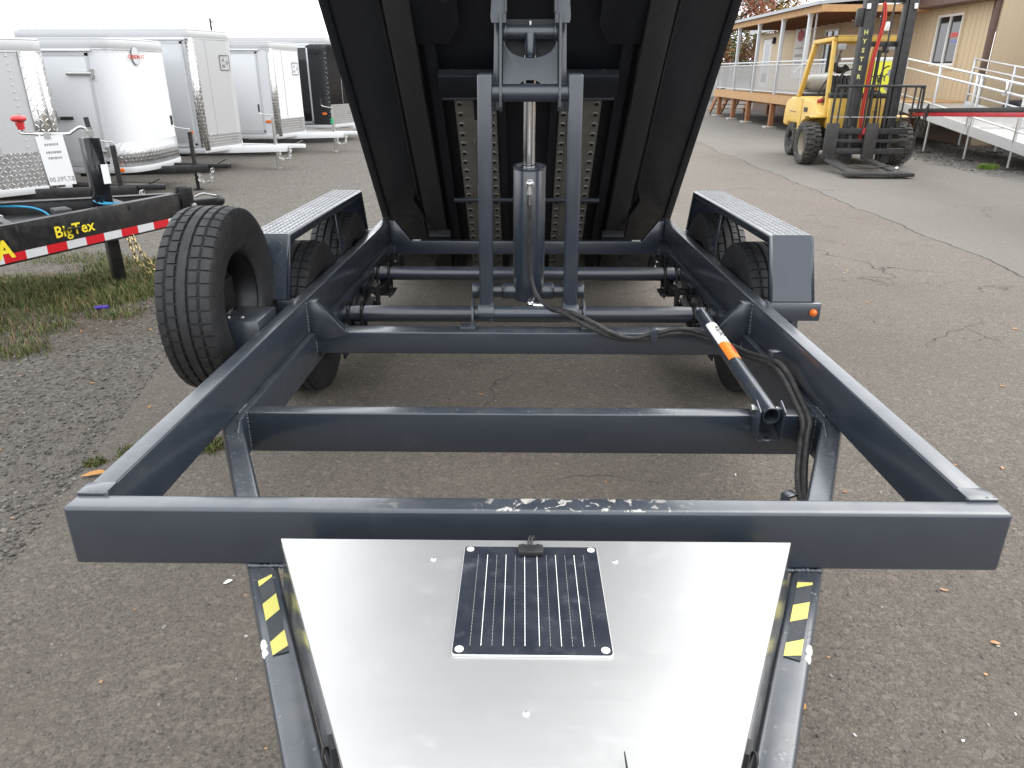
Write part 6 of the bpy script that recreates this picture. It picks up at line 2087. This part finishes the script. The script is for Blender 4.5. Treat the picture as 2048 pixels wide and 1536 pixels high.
def stones(name, n, place, smin, smax, cols, label, cat, seed):
    rnd = random.Random(seed)
    vs, fs, cs = [], [], []
    base = [Vector(p).normalized() for p in ((1, 0, 0), (-1, 0, 0), (0, 1, 0), (0, -1, 0), (0, 0, 1), (0, 0, -1), (1, 1, 0.6), (-1, 1, 0.5), (-1, -1, 0.6), (1, -1, 0.5))]
    bf = [(4, 0, 6), (4, 6, 2), (4, 2, 7), (4, 7, 1), (4, 1, 8), (4, 8, 3), (4, 3, 9), (4, 9, 0), (5, 6, 0), (5, 2, 6), (5, 7, 2), (5, 1, 7), (5, 8, 1), (5, 3, 8), (5, 9, 3), (5, 0, 9)]
    for i in range(n):
        x, y = place(rnd)
        s_ = smin + (smax - smin) * rnd.random() ** 3
        rot = Euler((rnd.random() * 6, rnd.random() * 6, rnd.random() * 6)).to_matrix()
        k = (1, 0.6 + 0.4 * rnd.random(), 0.45 + 0.3 * rnd.random())
        o = len(vs)
        for p in base:
            q = Vector((p.x * k[0], p.y * k[1], p.z * k[2])) * (s_ * (0.8 + 0.4 * rnd.random()))
            rz = Matrix.Rotation(rnd.random() * 0.4, 3, 'X')
            q = Euler((0.3 * math.sin(i), 0.3 * math.cos(i * 1.3), i * 2.4)).to_matrix() @ q
            vs.append((x + q.x, y + q.y, max(0.0, s_ * 0.22) + q.z))
        fs += [tuple(o + a_ for a_ in f) for f in bf]
        c = rnd.choice(cols)
        j = 0.7 + 0.6 * rnd.random()
        cs += [(c[0] * j, c[1] * j, c[2] * j, 1)] * (3 * len(bf))
    me = bpy.data.meshes.new(name)
    me.from_pydata(vs, [], fs)
    ca = me.color_attributes.new('leaf', 'FLOAT_COLOR', 'CORNER')
    ca.data.foreach_set('color', [x for c in cs for x in c])
    me.materials.append(M['leaves'])
    o = link_obj(name, me)
    tag(o, label, cat)
    return stuff(o)
GC = [(0.13, 0.122, 0.11), (0.09, 0.085, 0.078), (0.17, 0.16, 0.145), (0.075, 0.07, 0.064), (0.15, 0.135, 0.115)]
def pl_left(r_):
    while True:
        y = 1.8 + 4.2 * r_.random() ** 1.3
        x = -1.75 - 0.18 * (y - 2) - 2.6 * r_.random() ** 1.2
        if x > -0.78 * y - 0.55:
            return x, y
stones('gravel', 11000, pl_left, 0.003, 0.013, GC, 'loose grey gravel along the left of the yard', 'gravel', 3)
def pl_all(r_):
    y = 1.2 + 7.5 * r_.random() ** 1.6
    return (r_.random() * 2 - 1) * (0.75 * y + 0.7), y
stones('gravel', 2200, pl_all, 0.002, 0.008, GC + [(0.3, 0.28, 0.25)], 'scattered fine grit over the asphalt', 'gravel', 4)
def pl_ramp(r_):
    return 7.6 + 3.0 * r_.random(), 12.6 + 5.5 * r_.random()
stones('gravel', 2600, pl_ramp, 0.008, 0.03, GC + [(0.2, 0.19, 0.175)], 'dark grey gravel under the ramp', 'gravel', 5)

# fallen leaf scraps and bark chips
def chips(name, n, mat, label, seed):
    rnd = random.Random(seed)
    m = MB()
    for i in range(n):
        y = 1.2 + 7.0 * rnd.random() ** 1.7
        x = (rnd.random() * 2 - 1) * (0.75 * y + 0.7)
        s_ = 0.005 + 0.011 * rnd.random() ** 1.6
        a_ = rnd.random() * 6.28
        el = 0.35 + 0.4 * rnd.random()
        pts = []
        for k in range(7):
            b_ = 2 * math.pi * k / 7
            px, py = s_ * math.cos(b_) * (0.8 + 0.4 * rnd.random()), s_ * el * math.sin(b_) * (0.8 + 0.4 * rnd.random())
            pts.append((x + px * math.cos(a_) - py * math.sin(a_), y + px * math.sin(a_) + py * math.cos(a_), 0.003 + 0.004 * rnd.random()))
        m.poly(pts)
    o = m.build(name, mat, smooth=False)
    tag(o, label, 'leaf litter')
    return stuff(o)
chips('leaf_scraps', 110, 'leaf_tan', 'tan leaf and bark scraps scattered on the asphalt', 21)
chips('leaf_scraps', 45, 'leaf_orange', 'orange leaf scraps scattered on the asphalt', 22)
chips('leaf_scraps', 40, 'label_white', 'pale paper and shell flecks scattered on the ground', 23)
lf = MB()
lf.poly([(-0.05, -0.02, 0.008), (-0.015, -0.028, 0.014), (0.03, -0.012, 0.016), (0.055, 0.012, 0.010), (0.02, 0.02, 0.018), (-0.02, 0.012, 0.014)])
tag(lf.build('leaf', 'leaf_orange', None, loc=(-1.80, 2.66, 0), smooth=False), 'curled yellow orange leaf on asphalt beside the left rail', 'leaf')
o = MB().cyl((-0.045, 0, 0.03), (0.045, 0.01, 0.035), 0.012, 10).build('bottle_cap', 'purple_plastic', None, loc=(-2.98, 4.93, 0))
tag(o, 'small purple plastic scrap lying in the grass', 'litter')
